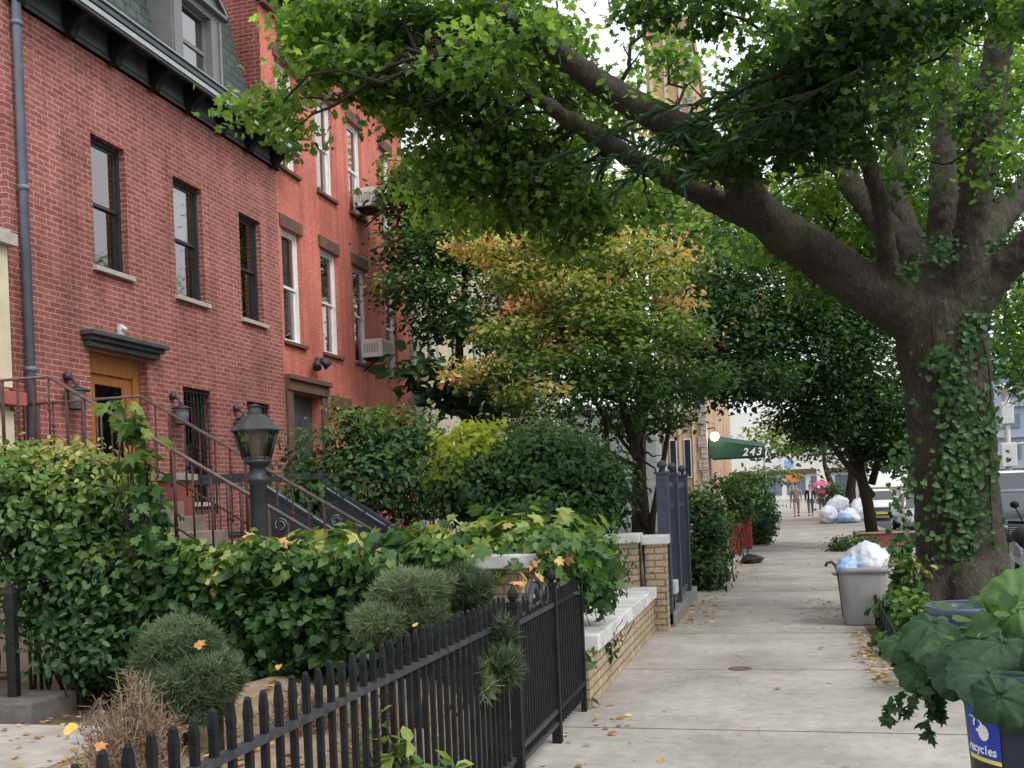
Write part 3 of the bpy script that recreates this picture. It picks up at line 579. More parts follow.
for Y in (11.18, 12.80):
    xa, za, xb, zb = -6.08, 1.90, -4.5, .88
    m = MB(); m.hexa([(xa, Y-.02, za-.78), (xb, Y-.02, zb-.78), (xb, Y+.02, zb-.78), (xa, Y+.02, za-.78), (xa, Y-.02, za-.05), (xb, Y-.02, zb-.05), (xb, Y+.02, zb-.05), (xa, Y+.02, za-.05)])
    sp = m.build('side_panel', M['bluefence'], S2)
    m = MB(); m.hexa([(xa, Y-.05, za-.05), (xb, Y-.05, zb-.05), (xb, Y+.05, zb-.05), (xa, Y+.05, za-.05), (xa, Y-.05, za+(.0 if Y < 12 else .07)), (xb, Y-.05, zb+(.0 if Y < 12 else .07)), (xb, Y+.05, zb+(.0 if Y < 12 else .07)), (xa, Y+.05, za+(.0 if Y < 12 else .07))]); m.build('top_rail', M['bluefence'], sp)
    m = MB()
    for k in range(5):
        t0, t1 = k/5+.01, (k+1)/5-.01; m.tube([(xa+(xb-xa)*t0, Y-.055, za+(zb-za)*t0), (xa+(xb-xa)*t1, Y-.055, za+(zb-za)*t1)], .011, 6)
    for k in range(4):
        t0 = (k+.5)/4; X = xa+(xb-xa)*t0; Z = za+(zb-za)*t0-.38; m.tube([(X+.09*math.cos(q)*(1-q/16), Y-.03, Z+.09*math.sin(q)*(1-q/16)) for q in [j*.7 for j in range(16)]], .008, 5)
    m.build('rail_trim', M['gutter'], sp)
    m = MB(); m.box(W+.02, -6.09, Y-.02, Y+.02, 1.98, 2.05); m.box(W+.02, -6.09, Y-.015, Y+.015, 1.25, 1.29); m.box(-6.14, -6.08, Y-.03, Y+.03, .0, 2.1)
    for k in range(14): m.tube([(-8.6+.18*k, Y, 1.25), (-8.6+.18*k, Y, 2.0)], .01, 6)
    m.build('landing_rail', M['bluefence'], S2)
PL = thing('red_planter_box', (-7.3, 10.75, 0), 'brick red masonry planter with pale cap beside the stoop railing', 'planter')
m = MB(); m.box(-7.75, -6.95, 10.5, 10.95, 0, 1.98); m.build('body', M['redstone'], PL); m = MB(); m.box(-7.8, -6.9, 10.45, 11.0, 1.98, 2.06); m.build('cap', M['sillpale'], PL, .01)
# low curb with iron posts at the left
CB = thing('stone_platform', (-7, 6.8, 0), 'low grey stone platform edge at the lower left corner', 'stone edge')
m = MB(); m.box(-8.6, -5.62, 6.5, 7.05, -.05, .17); m.build('slab', M['darkstone'], CB, .02)
IF = thing('side_fence', (-7, 7.1, .2), 'short black iron fence on the grey stone platform at the left edge', 'fence')
for k in range(9):
    x = -7.9+.24*k; m = MB(); th = .05 if k in (8,) else .016; m.tube([(x, 6.75, .15), (x, 6.75, 1.0), (x, 6.75, 1.1)], [th, th, .003], 6, sm=False); m.build('picket', M['iron'], IF)
m = MB(); m.box(-8.0, -5.95, 6.74, 6.76, .92, .95); m.box(-8.0, -5.95, 6.74, 6.76, .30, .33); m.build('rail', M['iron'], IF)
# ================================================================ FRONT IRON FENCE AND GATE
FX = -1.44
def front_x(y): return FX-.04*(6.4-y)/4.6
FF = thing('front_fence', (FX, 4, 0), 'black iron picket fence with pointed tips along the near front garden', 'fence')
y = 1.5; i = 0
def picket(x, y, z0, zr, zt, s=.0102, mat=M['iron'], par=FF, name='picket'):
    m = MB(); m.box(x-s, x+s, y-s, y+s, z0, zr+.07); q = s*1.12
    m.hexa([(x-s, y-s, zr+.071), (x+s, y-s, zr+.071), (x+s, y+s, zr+.071), (x-s, y+s, zr+.071), (x-q, y-q, zr+.09), (x+q, y-q, zr+.09), (x+q, y+q, zr+.09), (x-q, y+q, zr+.09)])
    m.hexa([(x-q, y-q, zr+.0905), (x+q, y-q, zr+.0905), (x+q, y+q, zr+.0905), (x-q, y+q, zr+.0905), (x-s*.75, y-s*.75, zt-.02), (x+s*.75, y-s*.75, zt-.02), (x+s*.75, y+s*.75, zt-.02), (x-s*.75, y+s*.75, zt-.02)])
    m.lathe((x, y, zt-.02), [(s*.95, 0), (s*.7, .008), (0, .010)], 6)
    return m.build(name, mat, par)
y = 1.3
while y < 5.25:
    x = front_x(y); picket(x, y, .05, .93, 1.085+random.uniform(-.008, .008)); y += .0895
m = MB()
ya, yb = 1.2, 5.33
for z, hh in ((.93, .012), (.16, .014)):
    m.hexa([(front_x(ya)-.016, ya, z-hh), (front_x(ya)+.016, ya, z-hh), (front_x(yb)+.016, yb, z-hh), (front_x(yb)-.016, yb, z-hh), (front_x(ya)-.016, ya, z+hh), (front_x(ya)+.016, ya, z+hh), (front_x(yb)+.016, yb, z+hh), (front_x(yb)-.016, yb, z+hh)])
m.build('rail', M['iron_lighter'], FF)
box1('foot_wall', (-1.66, -1.5, 1.2, 5.3, -.02, .1), M['curbstone'], FF, .01)
def post(x, y, h, s=.03, par=FF, name='gate_post'):
    m = MB(); m.box(x-s, x+s, y-s, y+s, 0, h); m.box(x-s*1.3, x+s*1.3, y-s*1.3, y+s*1.3, h+.001, h+.025); m.lathe((x, y, h+.025), [(.012, 0), (.032, .03), (.026, .06), (.008, .085), (0, .11)], 10); return m.build(name, M['iron'], par)
GT = thing('garden_gate', (FX, 5.8, 0), 'black iron garden gate with arched scroll on top, between slim posts', 'gate')
gx = FX+.01
post(gx, 5.36, 1.0, par=GT); post(gx, 6.36, 1.02, par=GT)
y = 5.44
while y < 6.31: picket(gx, y, .14, .90, .96, .0085, par=GT, name='gate_bar'); y += .062
for z0_ in (.89, .20, .12): box1('gate_rail', (gx-.02, gx+.02, 5.39, 6.33, z0_, z0_+.027), M['iron_lighter'], GT)
m = MB()
for s_ in (-1, 1):
    m.tube([(gx, 5.86+s_*(.02+.16*math.sin(q)), .92+.16*(1-math.cos(q))*.5+.03) for q in [j*.22 for j in range(14)]], .014, 6)
    m.tube([(gx, 5.86+s_*(.30-.06*math.cos(q*1.1)), .99+.06*math.sin(q*1.1)) for q in [j*.4 for j in range(13)]], .012, 6)
m.tube([(gx, 5.70+.32*j/12, .93+.14*math.sin(PI*j/12)) for j in range(13)], .02, 8); m.build('scroll', M['iron_lighter'], GT)
EF = thing('fence_end_panel', (FX, 6.8, 0), 'narrow black fence panel between the gate and the tan brick wall', 'fence')
y = 6.46
while y < 7.22: picket(gx, y, .1, .90, 1.0, .011, par=EF); y += .08
m = MB(); m.box(gx-.018, gx+.018, 6.38, 7.28, .89, .91); m.box(gx-.018, gx+.018, 6.38, 7.28, .2, .23); m.build('rail', M['iron'], EF)
post(gx, 7.30, .95, .02, par=EF, name='post')
# ================================================================ TAN BRICK WALL AND PIERS
BW = thing('low_brick_wall', (-1.5, 9.4, 0), 'low tan brick garden wall with white coping stones beside the pavement', 'wall')
m = MB(); m.box(-1.74, -1.40, 7.38, 11.52, -.05, .40); m.build('wall', M['brick_tan'], BW)
for k in range(5):
    y0 = 7.56+.79*k; q = random.uniform(-.006, .006); box1('coping_stone', (-1.79, -1.35+q, y0, y0+.775, .402, .53+q), M['coping'], BW, .012)
def pier(name, label, x, y, s, h, z0=0):
    T = thing(name, (x, y, 0), label, 'pier', 'tan brick gate piers')
    box1('shaft', (x-s, x+s, y-s, y+s, z0, h), M['brick_tan'], T); box1('cap', (x-s-.035, x+s+.035, y-s-.035, y+s+.035, h+.002, h+.11), M['coping'], T, .014); return T
pier('brick_pier', 'tan brick pier with white cap at the pavement end of the low wall', -1.37, 11.72, .12, 1.0)
pier('brick_pier', 'tan brick pier with white cap just left of the pavement pier, by the rusty gate', -1.73, 11.62, .17, 1.03)
pier('brick_pier', 'vine covered brick pier with white cap behind the black gate', -1.95, 7.35, .22, 1.08)
box1('pier_ledge', (-1.62, -1.36, 11.86, 12.2, 0, .42), M['brick_tan'], None) and None
o = bpy.data.objects['pier_ledge']; tag(o, 'stepped tan brick end just beyond the white capped pier', 'ledge')
T = thing('rusty_gate', (-2.2, 11.2, 0), 'dark red brown iron gate leaf standing left of the brick piers', 'gate')
m = MB(); m.box(-2.52, -2.12, 11.40, 11.43, .15, 1.0); m.build('panel', M['rust'], T); m = MB(); m.tube([(-2.12, 11.4, .05), (-2.12, 11.4, 1.05)], .025, 8); m.tube([(-2.52, 11.4, .05), (-2.52, 11.4, 1.05)], .025, 8); m.tube([(-2.52, 11.38, .8), (-2.12, 11.38, .85)], .012, 6); m.build('frame', M['rust'], T)
# tall slate blue gate
TG = thing('tall_gate', (-1.3, 13.4, 0), 'tall slate blue iron fence panel with ball topped posts', 'fence')
def bpost(x, y, h):
    m = MB(); m.box(x-.07, x+.07, y-.07, y+.07, 0, h); m.box(x-.09, x+.09, y-.09, y+.09, h+.001, h+.03); m.lathe((x, y, h+.03), [(.02, 0), (.02, .03), (.055, .06), (.06, .09), (.04, .125), (0, .14)], 12); return m.build('post', M['bluefence'], TG)
for y in (12.05, 13.25, 14.75): bpost(-1.3, y, 1.82)
for (ya, yb) in ((12.12, 13.18), (13.32, 14.68)):
    m = MB(); m.box(-1.325, -1.275, ya, yb, 1.66, 1.73); m.box(-1.325, -1.275, ya, yb, 1.40, 1.46); m.box(-1.325, -1.275, ya, yb, .2, .28); m.box(-1.31, -1.29, ya, yb, .281, 1.399); m.build('rail_panel', M['bluefence'], TG)
    n = int((yb-ya)/.13)
    for k in range(n):
        y = ya+(yb-ya)*(k+.5)/n; m = MB(); m.box(-1.33, -1.27, y-.012, y+.012, .29, 1.65); m.build('bar', M['bluefence'], TG)
box1('footing', (-1.5, -1.2, 11.98, 15.4, 0, .16), M['curbstone'], TG, .01)
T = thing('junction_box', (-1.28, 12.35, .3), 'small white box between the brick pier and the blue gate', 'box'); m = MB(); m.box(-1.27, -1.2, 12.22, 12.5, .36, .52); m.build('body', M['coping'], T, .01); m = MB(); m.tube([(-1.25, 12.3, .17), (-1.25, 12.3, .36)], .02, 6); m.build('conduit', M['iron'], T)
# red gate posts
def redpost(y, label, x=-1.08):
    T = thing('red_post', (x, y, 0), label, 'post', 'red gate posts'); m = MB(); m.box(x-.14, x+.14, y-.1, y+.1, 0, 1.3); m.build('shaft', M['redgate'], T, .02); m = MB(); m.box(x-.17, x+.17, y-.13, y+.13, 1.3, 1.38); m.build('cap', M['redgate'], T, .03)
redpost(25.4, 'red painted gate post, left one, half buried in the hedge', -1.0); redpost(27.6, 'red painted gate post nearer the clipped round hedge', -.78)
RG = thing('red_gate', (-1, 26.5, 0), 'low red gate rails between the red posts', 'gate')
m = MB(); m.box(-.93, -.87, 25.52, 27.48, .9, 1.0); m.box(-.93, -.87, 25.52, 27.48, .25, .33); m.build('rail', M['redgate'], RG)
for k in range(9): MB().tube([(-.9, 25.6+.22*k, .3), (-.9, 25.6+.22*k, .95)], .012, 6).build('bar', M['redgate'], RG)
# ================================================================ LAMP POST
LP = thing('lamp_post', (-4.37, 7.9, 0), 'black garden lamp post with glazed lantern head in front of the stoop', 'lamp post')
c = (-4.37, 7.9, 0); m = MB(); m.lathe(c, [(.14, 0), (.14, .12), (.085, .16), (.077, 1.2), (.074, 1.82), (.09, 1.84), (.09, 1.87), (.072, 1.89), (.07, 1.98), (.115, 2.0), (.115, 2.03), (0, 2.03)], 16); m.build('post', M['lampmetal'], LP)
LH = MB(); LH.lathe(c, [(.12, 2.03), (.13, 2.05), (.0, 2.06)], 6)
for j in range(6):
    t = 2*PI*(j+.5)/6; LH.tube([(c[0]+.115*math.cos(t), c[1]+.115*math.sin(t), 2.04), (c[0]+.188*math.cos(t), c[1]+.188*math.sin(t), 2.28)], .011, 5)
LH.lathe(c, [(.20, 2.275), (.22, 2.28), (.22, 2.29), (.19, 2.315), (.10, 2.41), (.055, 2.43), (.05, 2.48), (.06, 2.50), (0, 2.52)], 6, sm=False); LHo = LH.build('lantern_head', M['lampmetal'], LP)
m = MB(); m.lathe(c, [(.105, 2.05), (.175, 2.28)], 6, sm=False); m.build('glass_panes', M['glass'], LHo)
m = MB(); m.lathe(c, [(.02, 2.05), (.03, 2.14), (.045, 2.18), (.035, 2.24), (0, 2.26)], 10); m.build('bulb', M['lampglass'], LHo)
# ================================================================ RIGHT HAND SIDE OF THE PAVEMENT
TC = thing('trash_can', (.95, 12.2, 0), 'square grey trash can stuffed with a white bag', 'trash can')
c = (.93, 12.15, 0)
m = MB(); m.lathe(c, [(0, .0), (.205, .0), (.215, .03), (.262, .56), (.262, .60), (.285, .605), (.285, .655), (.27, .665), (.25, .66), (.20, .1), (0, .1)], 40, sq=.72); m.build('body', M['canplastic'], TC)
m = MB()
for s_ in (-1, 1): m.tube([(c[0]+s_*.28, c[1]-.07, .57), (c[0]+s_*.32, c[1]-.06, .58), (c[0]+s_*.32, c[1]+.06, .58), (c[0]+s_*.28, c[1]+.07, .57)], .014, 6)
m.build('handle', M['canplastic'], TC)
def bag(name, label, c, r, mat, cat='trash bag', group=None, seed=0):
    bm = bmesh.new(); bmesh.ops.create_icosphere(bm, subdivisions=4, radius=1); rs = np.random.RandomState(seed); K = rs.normal(size=(6, 3))*2.6; ph = rs.uniform(0, 6, 6); K2 = rs.normal(size=(6, 3))*8
    for v in bm.verts:
        p = np.array(v.co); d = 1+.10*np.sin(K@p+ph).sum()/2-.085*abs(np.sin(K2@p+ph)).sum()/2+.03*np.sin(2.3*(K2@p)).sum()/2
        top = max(0, p[2]-.82)*1.8
        v.co = Vector((p[0]*r[0]*d*(1-top), p[1]*r[1]*d*(1-top), (p[2]*d+top*.6)*r[2])); 
        v.co.z = max(v.co.z, -r[2]*.72)
    me = bpy.data.meshes.new(name); bm.to_mesh(me); bm.free(); me.materials.append(mat)
    for q in me.polygons: q.use_smooth = True
    o = bpy.data.objects.new(name, me); COL.objects.link(o); o.location = c; o.rotation_euler = (0, 0, random.uniform(0, 6)); return tag(o, label, cat, group)
bag('trash_bag', 'white plastic bag bulging out of the grey trash can', (.98, 12.15, .73), (.29, .25, .20), M['bag'], seed=3)
bag('trash_bag', 'small pale blue bag tucked at the left rim of the grey trash can', (.76, 12.0, .67), (.13, .13, .12), M['bagblue'], seed=5)
bag('trash_bag', 'crumpled white bag lying between the trash can and the big trunk', (1.55, 12.9, .45), (.3, .3, .26), M['bag'], seed=8)
T = thing('cane_handle', (.66, 12.1, .6), 'dark hooked cane handle leaning on the left rim of the trash can', 'cane')
m = MB(); m.tube([(.72, 12.3, .06), (.66, 12.12, .62)], .012, 8); m.tube([(.66, 12.12, .62), (.64, 12.12, .68), (.60, 12.12, .72), (.55, 12.12, .71), (.53, 12.12, .67)], .018, 8); m.build('handle', M['rust'], T)
for i, (x, y, z, r, mt, lb) in enumerate([(2.15, 44.6, .32, (.62, .5, .42), 'bag', 'white trash bag at the front left of the far heap'), (3.0, 44.9, .3, (.6, .5, .4), 'bag', 'white trash bag at the front right of the far heap'), (2.6, 45.4, .72, (.6, .5, .45), 'bag', 'white trash bag on top of the far heap'), (2.75, 44.3, .2, (.35, .3, .25), 'bagblue', 'blue bag among the white ones of the far heap'), (3.5, 45.3, .45, (.6, .5, .5), 'bag', 'white trash bag at the right end of the far heap, by the trunk')]):
    bag('trash_bag', lb, (x, y, z), r, M[mt], group='heap of trash bags down the pavement', seed=20+i)
o = bag('black_bag', 'flat black plastic bag lying on the pavement beside the red gate', (-.55, 22.3, .06), (.42, .3, .13), M['blackbag'], 'bag', seed=9)
# tree pit fence
def pitfence(name, label, pts, h):
    T = thing(name, (*pts[0], 0), label, 'fence'); 
    for (a, b) in zip(pts, pts[1:]):
        a = Vector((*a, 0)); b = Vector((*b, 0)); n = max(2, round((b-a).length/.42)); m = MB()
        for zz in (h, h-.22 if False else .12): m.tube([a+Vector((0, 0, zz)), b+Vector((0, 0, zz))], .013, 6, sm=False)
        m.build('rail', M['iron'], T)
        for k in range(n+1):
            p = a.lerp(b, k/n); MB().tube([p, p+Vector((0, 0, h+.02))], .017, 6).build('post', M['iron'], T)
    return T
pitfence('tree_pit_fence', 'low black iron fence around the ivy covered tree pit', [(1.06, 12.3), (.90, 8.36), (2.1, 8.30)], .34)
# covers, litter
T = thing('valve_cover', (-.36, 9.13, 0), 'small round iron valve cover in the middle of the pavement', 'cover'); m = MB(); m.lathe((-.36, 9.13, 0), [(.105, .0), (.105, .006), (.085, .008), (.083, .004), (0, .004)], 20); m.build('lid', M['brownstone'], T)
T = thing('tree_planter', (2.9, 27.6, 0), 'red brown timber edging around the foot of the slim street tree', 'planter')
m = MB(); m.box(2.0, 3.4, 26.9, 27.0, 0, .34); m.box(2.0, 3.4, 28.6, 28.7, 0, .34); m.box(2.0, 2.1, 27.0, 28.6, 0, .34); m.box(3.3, 3.4, 27.0, 28.6, 0, .34); m.build('boards', M['redstone'], T, .01); m = MB(); m.box(1.95, 3.45, 26.85, 27.05, .342, .38); m.build('top_board', M['sillpale'], T)
# blue tub and recycling bin
TB = thing('plant_tub', (3.1, 6.9, 0), 'round blue tub with pale rim in front of the big trunk', 'tub')
tb = at(972, 690, 7.5); c = (tb.x, tb.y, 0); TB.location = c
m = MB(); m.lathe(c, [(0, .02), (.20, .02), (.25, .55), (.285, .60), (.30, .655), (.27, .66), (.26, .60), (.22, .3), (0, .3)], 36); m.build('body', M['tubplastic'], TB)
m = MB(); m.lathe(c, [(.286, .612), (.312, .64), (.318, .662), (.300, .672), (.276, .664)], 36); m.build('rim', M['rim'], TB)
rb = at(1050, 768, 4.25); c = Vector((rb.x, rb.y, 0))
RBn = thing('recycling_bin', c, 'dark navy round bin with blue and yellow recycling sticker, lower right corner', 'bin')
r0, r1, hb = .285, .33, .80
m = MB(); m.lathe(c, [(0, .0), (r0-.02, .0), (r0, .03), (r1, hb-.1), (r1+.02, hb-.09), (r1+.03, hb), (r1, hb+.01), (r1-.02, hb-.02), (r0, .1), (0, .1)], 48); m.build('body', M['binplastic'], RBn)
def onbin(ang, z, out=.003):
    r_ = r0+(r1-r0)*(z-.03)/(hb-.13)+out; return (c.x+r_*math.cos(ang), c.y+r_*math.sin(ang), z)
aim = math.atan2(-c.y, -c.x)                 # the side of the bin that faces the pavement's near end
def patch(a0, a1, z0, z1, mat, name, par, out=.003, tilt=0.):
    m = MB(); n = 14
    for i in range(n):
        p, q = a0+(a1-a0)*i/n, a0+(a1-a0)*(i+1)/n; d1, d2 = -tilt*i/n, -tilt*(i+1)/n
        m.face([onbin(p, z0+d1, out), onbin(q, z0+d2, out), onbin(q, z1+d2, out), onbin(p, z1+d1, out)])
    return m.build(name, mat, par)
A0_, A1_ = aim-1.22, aim-.58
SK = patch(A0_, A1_, .42, .64, M['stickerblue'], 'sticker', RBn)
patch(A0_, A1_, .42, .438, M['stickeryellow'], 'yellow_band', SK, .005)
patch(A0_+.1, A1_-.1, .60, .605, M['white'], 'printed_line', SK, .005)
def lp_(i):
    t = A0_+(A1_-.06-A0_)*(i+.5)/8; return Matrix.Translation(onbin(t, .455, .0052)) @ Matrix.Rotation(t+R(90), 4, 'Z') @ Matrix.Rotation(R(90), 4, 'X')
text_mesh('lettering', 'recycles', .052, M['white'], lp_, SK, .0008)
m = MB()                                       # white leaf emblem
for t0 in (A1_-.26,):
    m.face([onbin(t0+.10*math.sin(q)*(1.0), .545+.035*math.cos(q), .0055) for q in [j*PI/6 for j in range(12)]])
m.build('emblem', M['white'], SK)
m = MB()
for q0 in (0, 2.1, 4.2):
    m.face([onbin(A0_+.28+.10*math.cos(q0+d), .575+.032*math.sin(q0+d), .0055) for d in (0, .5, 1.0, 1.4)]+[onbin(A0_+.28+.06*math.cos(q0+d), .575+.02*math.sin(q0+d), .0055) for d in (1.4, 1.0, .5, 0)])
m.build('recycling_arrows', M['white'], SK)
# ================================================================ VEHICLES
M['paint_navy'] = plain('navy_car_paint', (.03, .035, .055), .18, .1, 3, .0, .3); M['paint_white'] = plain('white_car_paint', (.72, .73, .75), .25, .05, 3, .0); M['paint_red'] = plain('red_truck_paint', (.55, .03, .02), .3, .1, 3, .0)
M['paint_silver'] = plain('silver_car_paint', (.42, .44, .47), .22, .08, 3, .0, .5)
M['tyre'] = plain('tyre_rubber', (.015, .015, .016), .85, .3, 10); M['chrome'] = plain('chrome', (.6, .62, .65), .15, .05, 5, .0, .9)
g = N('car_glass'); g.bsdf((.03, .04, .05), .05, spec=.8); M['carglass'] = g.m
g = N('headlight_glass'); g.bsdf((.6, .64, .68), .08, spec=.8); M['headlight'] = g.m
def car(name, label, loc, paint, kind='sedan', rot=0, group='cars parked along the road'):
    """faces -Y; body lofted from cross-sections along its length"""
    T = thing(name, (0, 0, 0), label, 'car', group)
    if kind == 'sedan': st = [(-2.25, .30, .50, .55, .50), (-2.2, .24, .68, .82, .6), (-1.9, .2, .80, .88, .8), (-1.1, .2, .92, .90, .84), (-.9, .2, .96, .91, .86), (1.5, .2, .98, .91, .86), (1.7, .2, 1.0, .90, .85), (2.15, .24, .95, .85, .78), (2.25, .34, .70, .80, .7)]; cab = [(-.95, .95, .80, .80), (-.25, 1.38, .64, .0), (.75, 1.42, .64, 0), (1.65, .98, .74, 0)]
    else: st = [(-2.3, .34, .7, .75, .70), (-2.2, .26, .95, .92, .82), (-1.7, .22, 1.12, .95, .88), (-1.4, .22, 1.2, .96, .92), (2.4, .22, 1.2, .96, .92), (2.5, .3, 1.1, .93, .9)]; cab = [(-1.45, 1.18, .90, .8), (-.75, 1.92, .80, 0), (2.3, 1.98, .82, 0), (2.45, 1.2, .9, 0)]
    rings = []
    for y, zb, zt, w, wt in st: rings.append([(-w*.9, y, zb), (-w, y, (zb+zt)/2), (-w*.98, y, zt-.10), (-wt, y, zt), (0, y, zt+.03), (wt, y, zt), (w*.98, y, zt-.10), (w, y, (zb+zt)/2), (w*.9, y, zb)])
    m = MB(); n = 9
    for a, b in zip(rings, rings[1:]):
        for j in range(n): m.face([a[j], a[(j+1) % n], b[(j+1) % n], b[j]])
    m.face(rings[0][::-1]); m.face(rings[-1])
    bm = bmesh.new(); me = m.mesh('body', paint); bm.from_mesh(me); bmesh.ops.remove_doubles(bm, verts=bm.verts, dist=.001); bmesh.ops.recalc_face_normals(bm, faces=bm.faces); bm.to_mesh(me); bm.free()
    for q in me.polygons: q.use_smooth = True
    o = link('body', me, T); s_ = o.modifiers.new('s', 'SUBSURF'); s_.levels = s_.render_levels = 2
    (ya, za, wa, _), (yb, zb, wb, _), (yc, zc, wc, _), (yd, zd, wd_, _) = cab
    m = MB(); m.face([(-wa, ya, za), (wa, ya, za), (wb, yb, zb), (-wb, yb, zb)]); m.build('windscreen', M['carglass'], T)
    m = MB(); m.face([(wd_, yd, zd), (-wd_, yd, zd), (-wc, yc, zc), (wc, yc, zc)])
    for s_ in (-1, 1): m.face([(s_*wa, ya+.08, za), (s_*wd_, yd-.08, zd), (s_*wc, yc, zc-.05), (s_*wb, yb+.03, zb-.05)])
    m.build('side_window', M['carglass'], T)
    m = MB(); m.hexa([(-wb, yb, zb-.03), (wb, yb, zb-.03), (wc, yc, zc-.03), (-wc, yc, zc-.03), (-wb+.05, yb+.06, zb+.03), (wb-.05, yb+.06, zb+.03), (wc-.05, yc-.05, zc+.04), (-wc+.05, yc-.05, zc+.04)])
    for s_ in (-1, 1):
        m.tube([(s_*wa, ya, za), (s_*wb, yb, zb)], .035, 6); m.tube([(s_*wd_, yd, zd), (s_*wc, yc, zc)], .05, 6); m.tube([(s_*(wa+wd_)/2, (yb+yc)/2, za), (s_*wb, (yb+yc)/2, zb)], .03, 6)
    m.build('roof', paint, T)
    y0 = st[0][0]; zt = st[1][2]; w0 = st[1][3]
    for s_ in (-1, 1):
        m = MB(); m.hexa([(s_*.45, y0+.02, zt-.20), (s_*(w0-.02), y0+.16, zt-.16), (s_*(w0-.04), y0+.3, zt-.14), (s_*.45, y0+.3, zt-.14), (s_*.45, y0+.03, zt-.04), (s_*(w0-.06), y0+.18, zt-.02), (s_*(w0-.1), y0+.34, zt+.0), (s_*.45, y0+.3, zt)]); m.build('headlight', M['headlight'], T)
        m = MB(); m.hexa([(s_*(wa+.02), ya+.25, za+.05), (s_*(wa+.2), ya+.22, za+.05), (s_*(wa+.2), ya+.3, za+.05), (s_*(wa+.02), ya+.33, za+.05), (s_*(wa+.02), ya+.25, za+.18), (s_*(wa+.2), ya+.22, za+.18), (s_*(wa+.2), ya+.3, za+.18), (s_*(wa+.02), ya+.33, za+.18)]); m.build('mirror', paint, T)
    m = MB(); m.box(-.42, .42, y0-.03, y0+.1, zt-.22, zt-.05)
    for k in range(4): m.box(-.44, .44, y0-.045, y0-.031, zt-.22+.045*k, zt-.205+.045*k, 1)
    m.build('radiator_grille', [M['iron'], M['chrome']], T)
    m = MB(); m.box(-.8, .8, y0-.05, y0+.15, .26, .42); m.build('bumper', M['iron'], T, .03)
    m = MB(); m.box(-.26, .26, y0-.062, y0-.052, .31, .41); m.build('number_plate', M['stickeryellow'], T)
    for sx in (-1, 1):
        for yy in (-1.4, 1.4):
            m = MB(); k = 24; P = [(.33, -.1), (.33, .1), (.22, .11), (.22, -.11)]
            for i in range(k):
                a0, a1 = 2*PI*i/k, 2*PI*(i+1)/k
                for (r1_, x1_), (r2_, x2_) in zip(P, P[1:]+P[:1]): m.face([(sx*.82+x1_, yy+r1_*math.cos(a0), .33+r1_*math.sin(a0)), (sx*.82+x1_, yy+r1_*math.cos(a1), .33+r1_*math.sin(a1)), (sx*.82+x2_, yy+r2_*math.cos(a1), .33+r2_*math.sin(a1)), (sx*.82+x2_, yy+r2_*math.cos(a0), .33+r2_*math.sin(a0))])
            wh = m.build('wheel', M['tyre'], T)
            m = MB()
            for i in range(5):
                a0 = 2*PI*i/5; m.tube([(sx*.92, yy, .33), (sx*.92, yy+.21*math.cos(a0), .33+.21*math.sin(a0))], [.04, .025], 6)
            m.tube([(sx*.83, yy, .33), (sx*.93, yy, .33)], [.21, .20], 20); m.build('rim', M['chrome'], wh)
    T.location = loc; T.rotation_euler = (0, 0, rot); return T
car('parked_car', 'dark navy sedan with bright hood and chrome grille, just right of the ivy covered trunk', (5.62, 27.5, -.13), M['paint_navy'])
car('parked_car', 'silver sedan parked behind the slim street tree', (4.7, 34.5, -.13), M['paint_silver'])
car('parked_van', 'white van behind the navy sedan at the right edge', (7.7, 37, -.13), M['paint_white'], 'van')
car('parked_car', 'white sedan far down the road beyond the trash bags', (4.8, 52, -.13), M['paint_white'])
car('red_truck', 'red van far up the road at the right edge, under the signal pole', (12.6, 64, -.13), M['paint_red'], 'van', group=None)
# motor scooter at the right edge
SC = thing('motor_scooter', (3.4, 14, 0), 'silver motor scooter cut off by the right edge of the photo', 'scooter')
q = at(1034, 575, 13.2); q.z = 0; SC.location = q
m = MB()
for i in range(28):
    a0, a1 = 2*PI*i/28, 2*PI*(i+1)/28
    P = [(.27, -.05), (.29, 0), (.27, .05), (.19, .045), (.19, -.045)]
    for yy in ():
        for (r1_, x1_), (r2_, x2_) in zip(P, P[1:]+P[:1]): m.face([(q.x+x1_, q.y+yy+r1_*math.cos(a0), .29+r1_*math.sin(a0)), (q.x+x1_, q.y+yy+r1_*math.cos(a1), .29+r1_*math.sin(a1)), (q.x+x2_, q.y+yy+r2_*math.cos(a1), .29+r2_*math.sin(a1)), (q.x+x2_, q.y+yy+r2_*math.cos(a0), .29+r2_*math.sin(a0))])
for yy in (-.55, .6):
    m = MB(); P = [(.27, -.05), (.29, 0), (.27, .05), (.19, .045), (.19, -.045)]
    for i in range(28):
        a0, a1 = 2*PI*i/28, 2*PI*(i+1)/28
        for (r1_, x1_), (r2_, x2_) in zip(P, P[1:]+P[:1]): m.face([(q.x+x1_, q.y+yy+r1_*math.cos(a0), .29+r1_*math.sin(a0)), (q.x+x1_, q.y+yy+r1_*math.cos(a1), .29+r1_*math.sin(a1)), (q.x+x2_, q.y+yy+r2_*math.cos(a1), .29+r2_*math.sin(a1)), (q.x+x2_, q.y+yy+r2_*math.cos(a0), .29+r2_*math.sin(a0))])
    m.build('wheel', M['tyre'], SC)
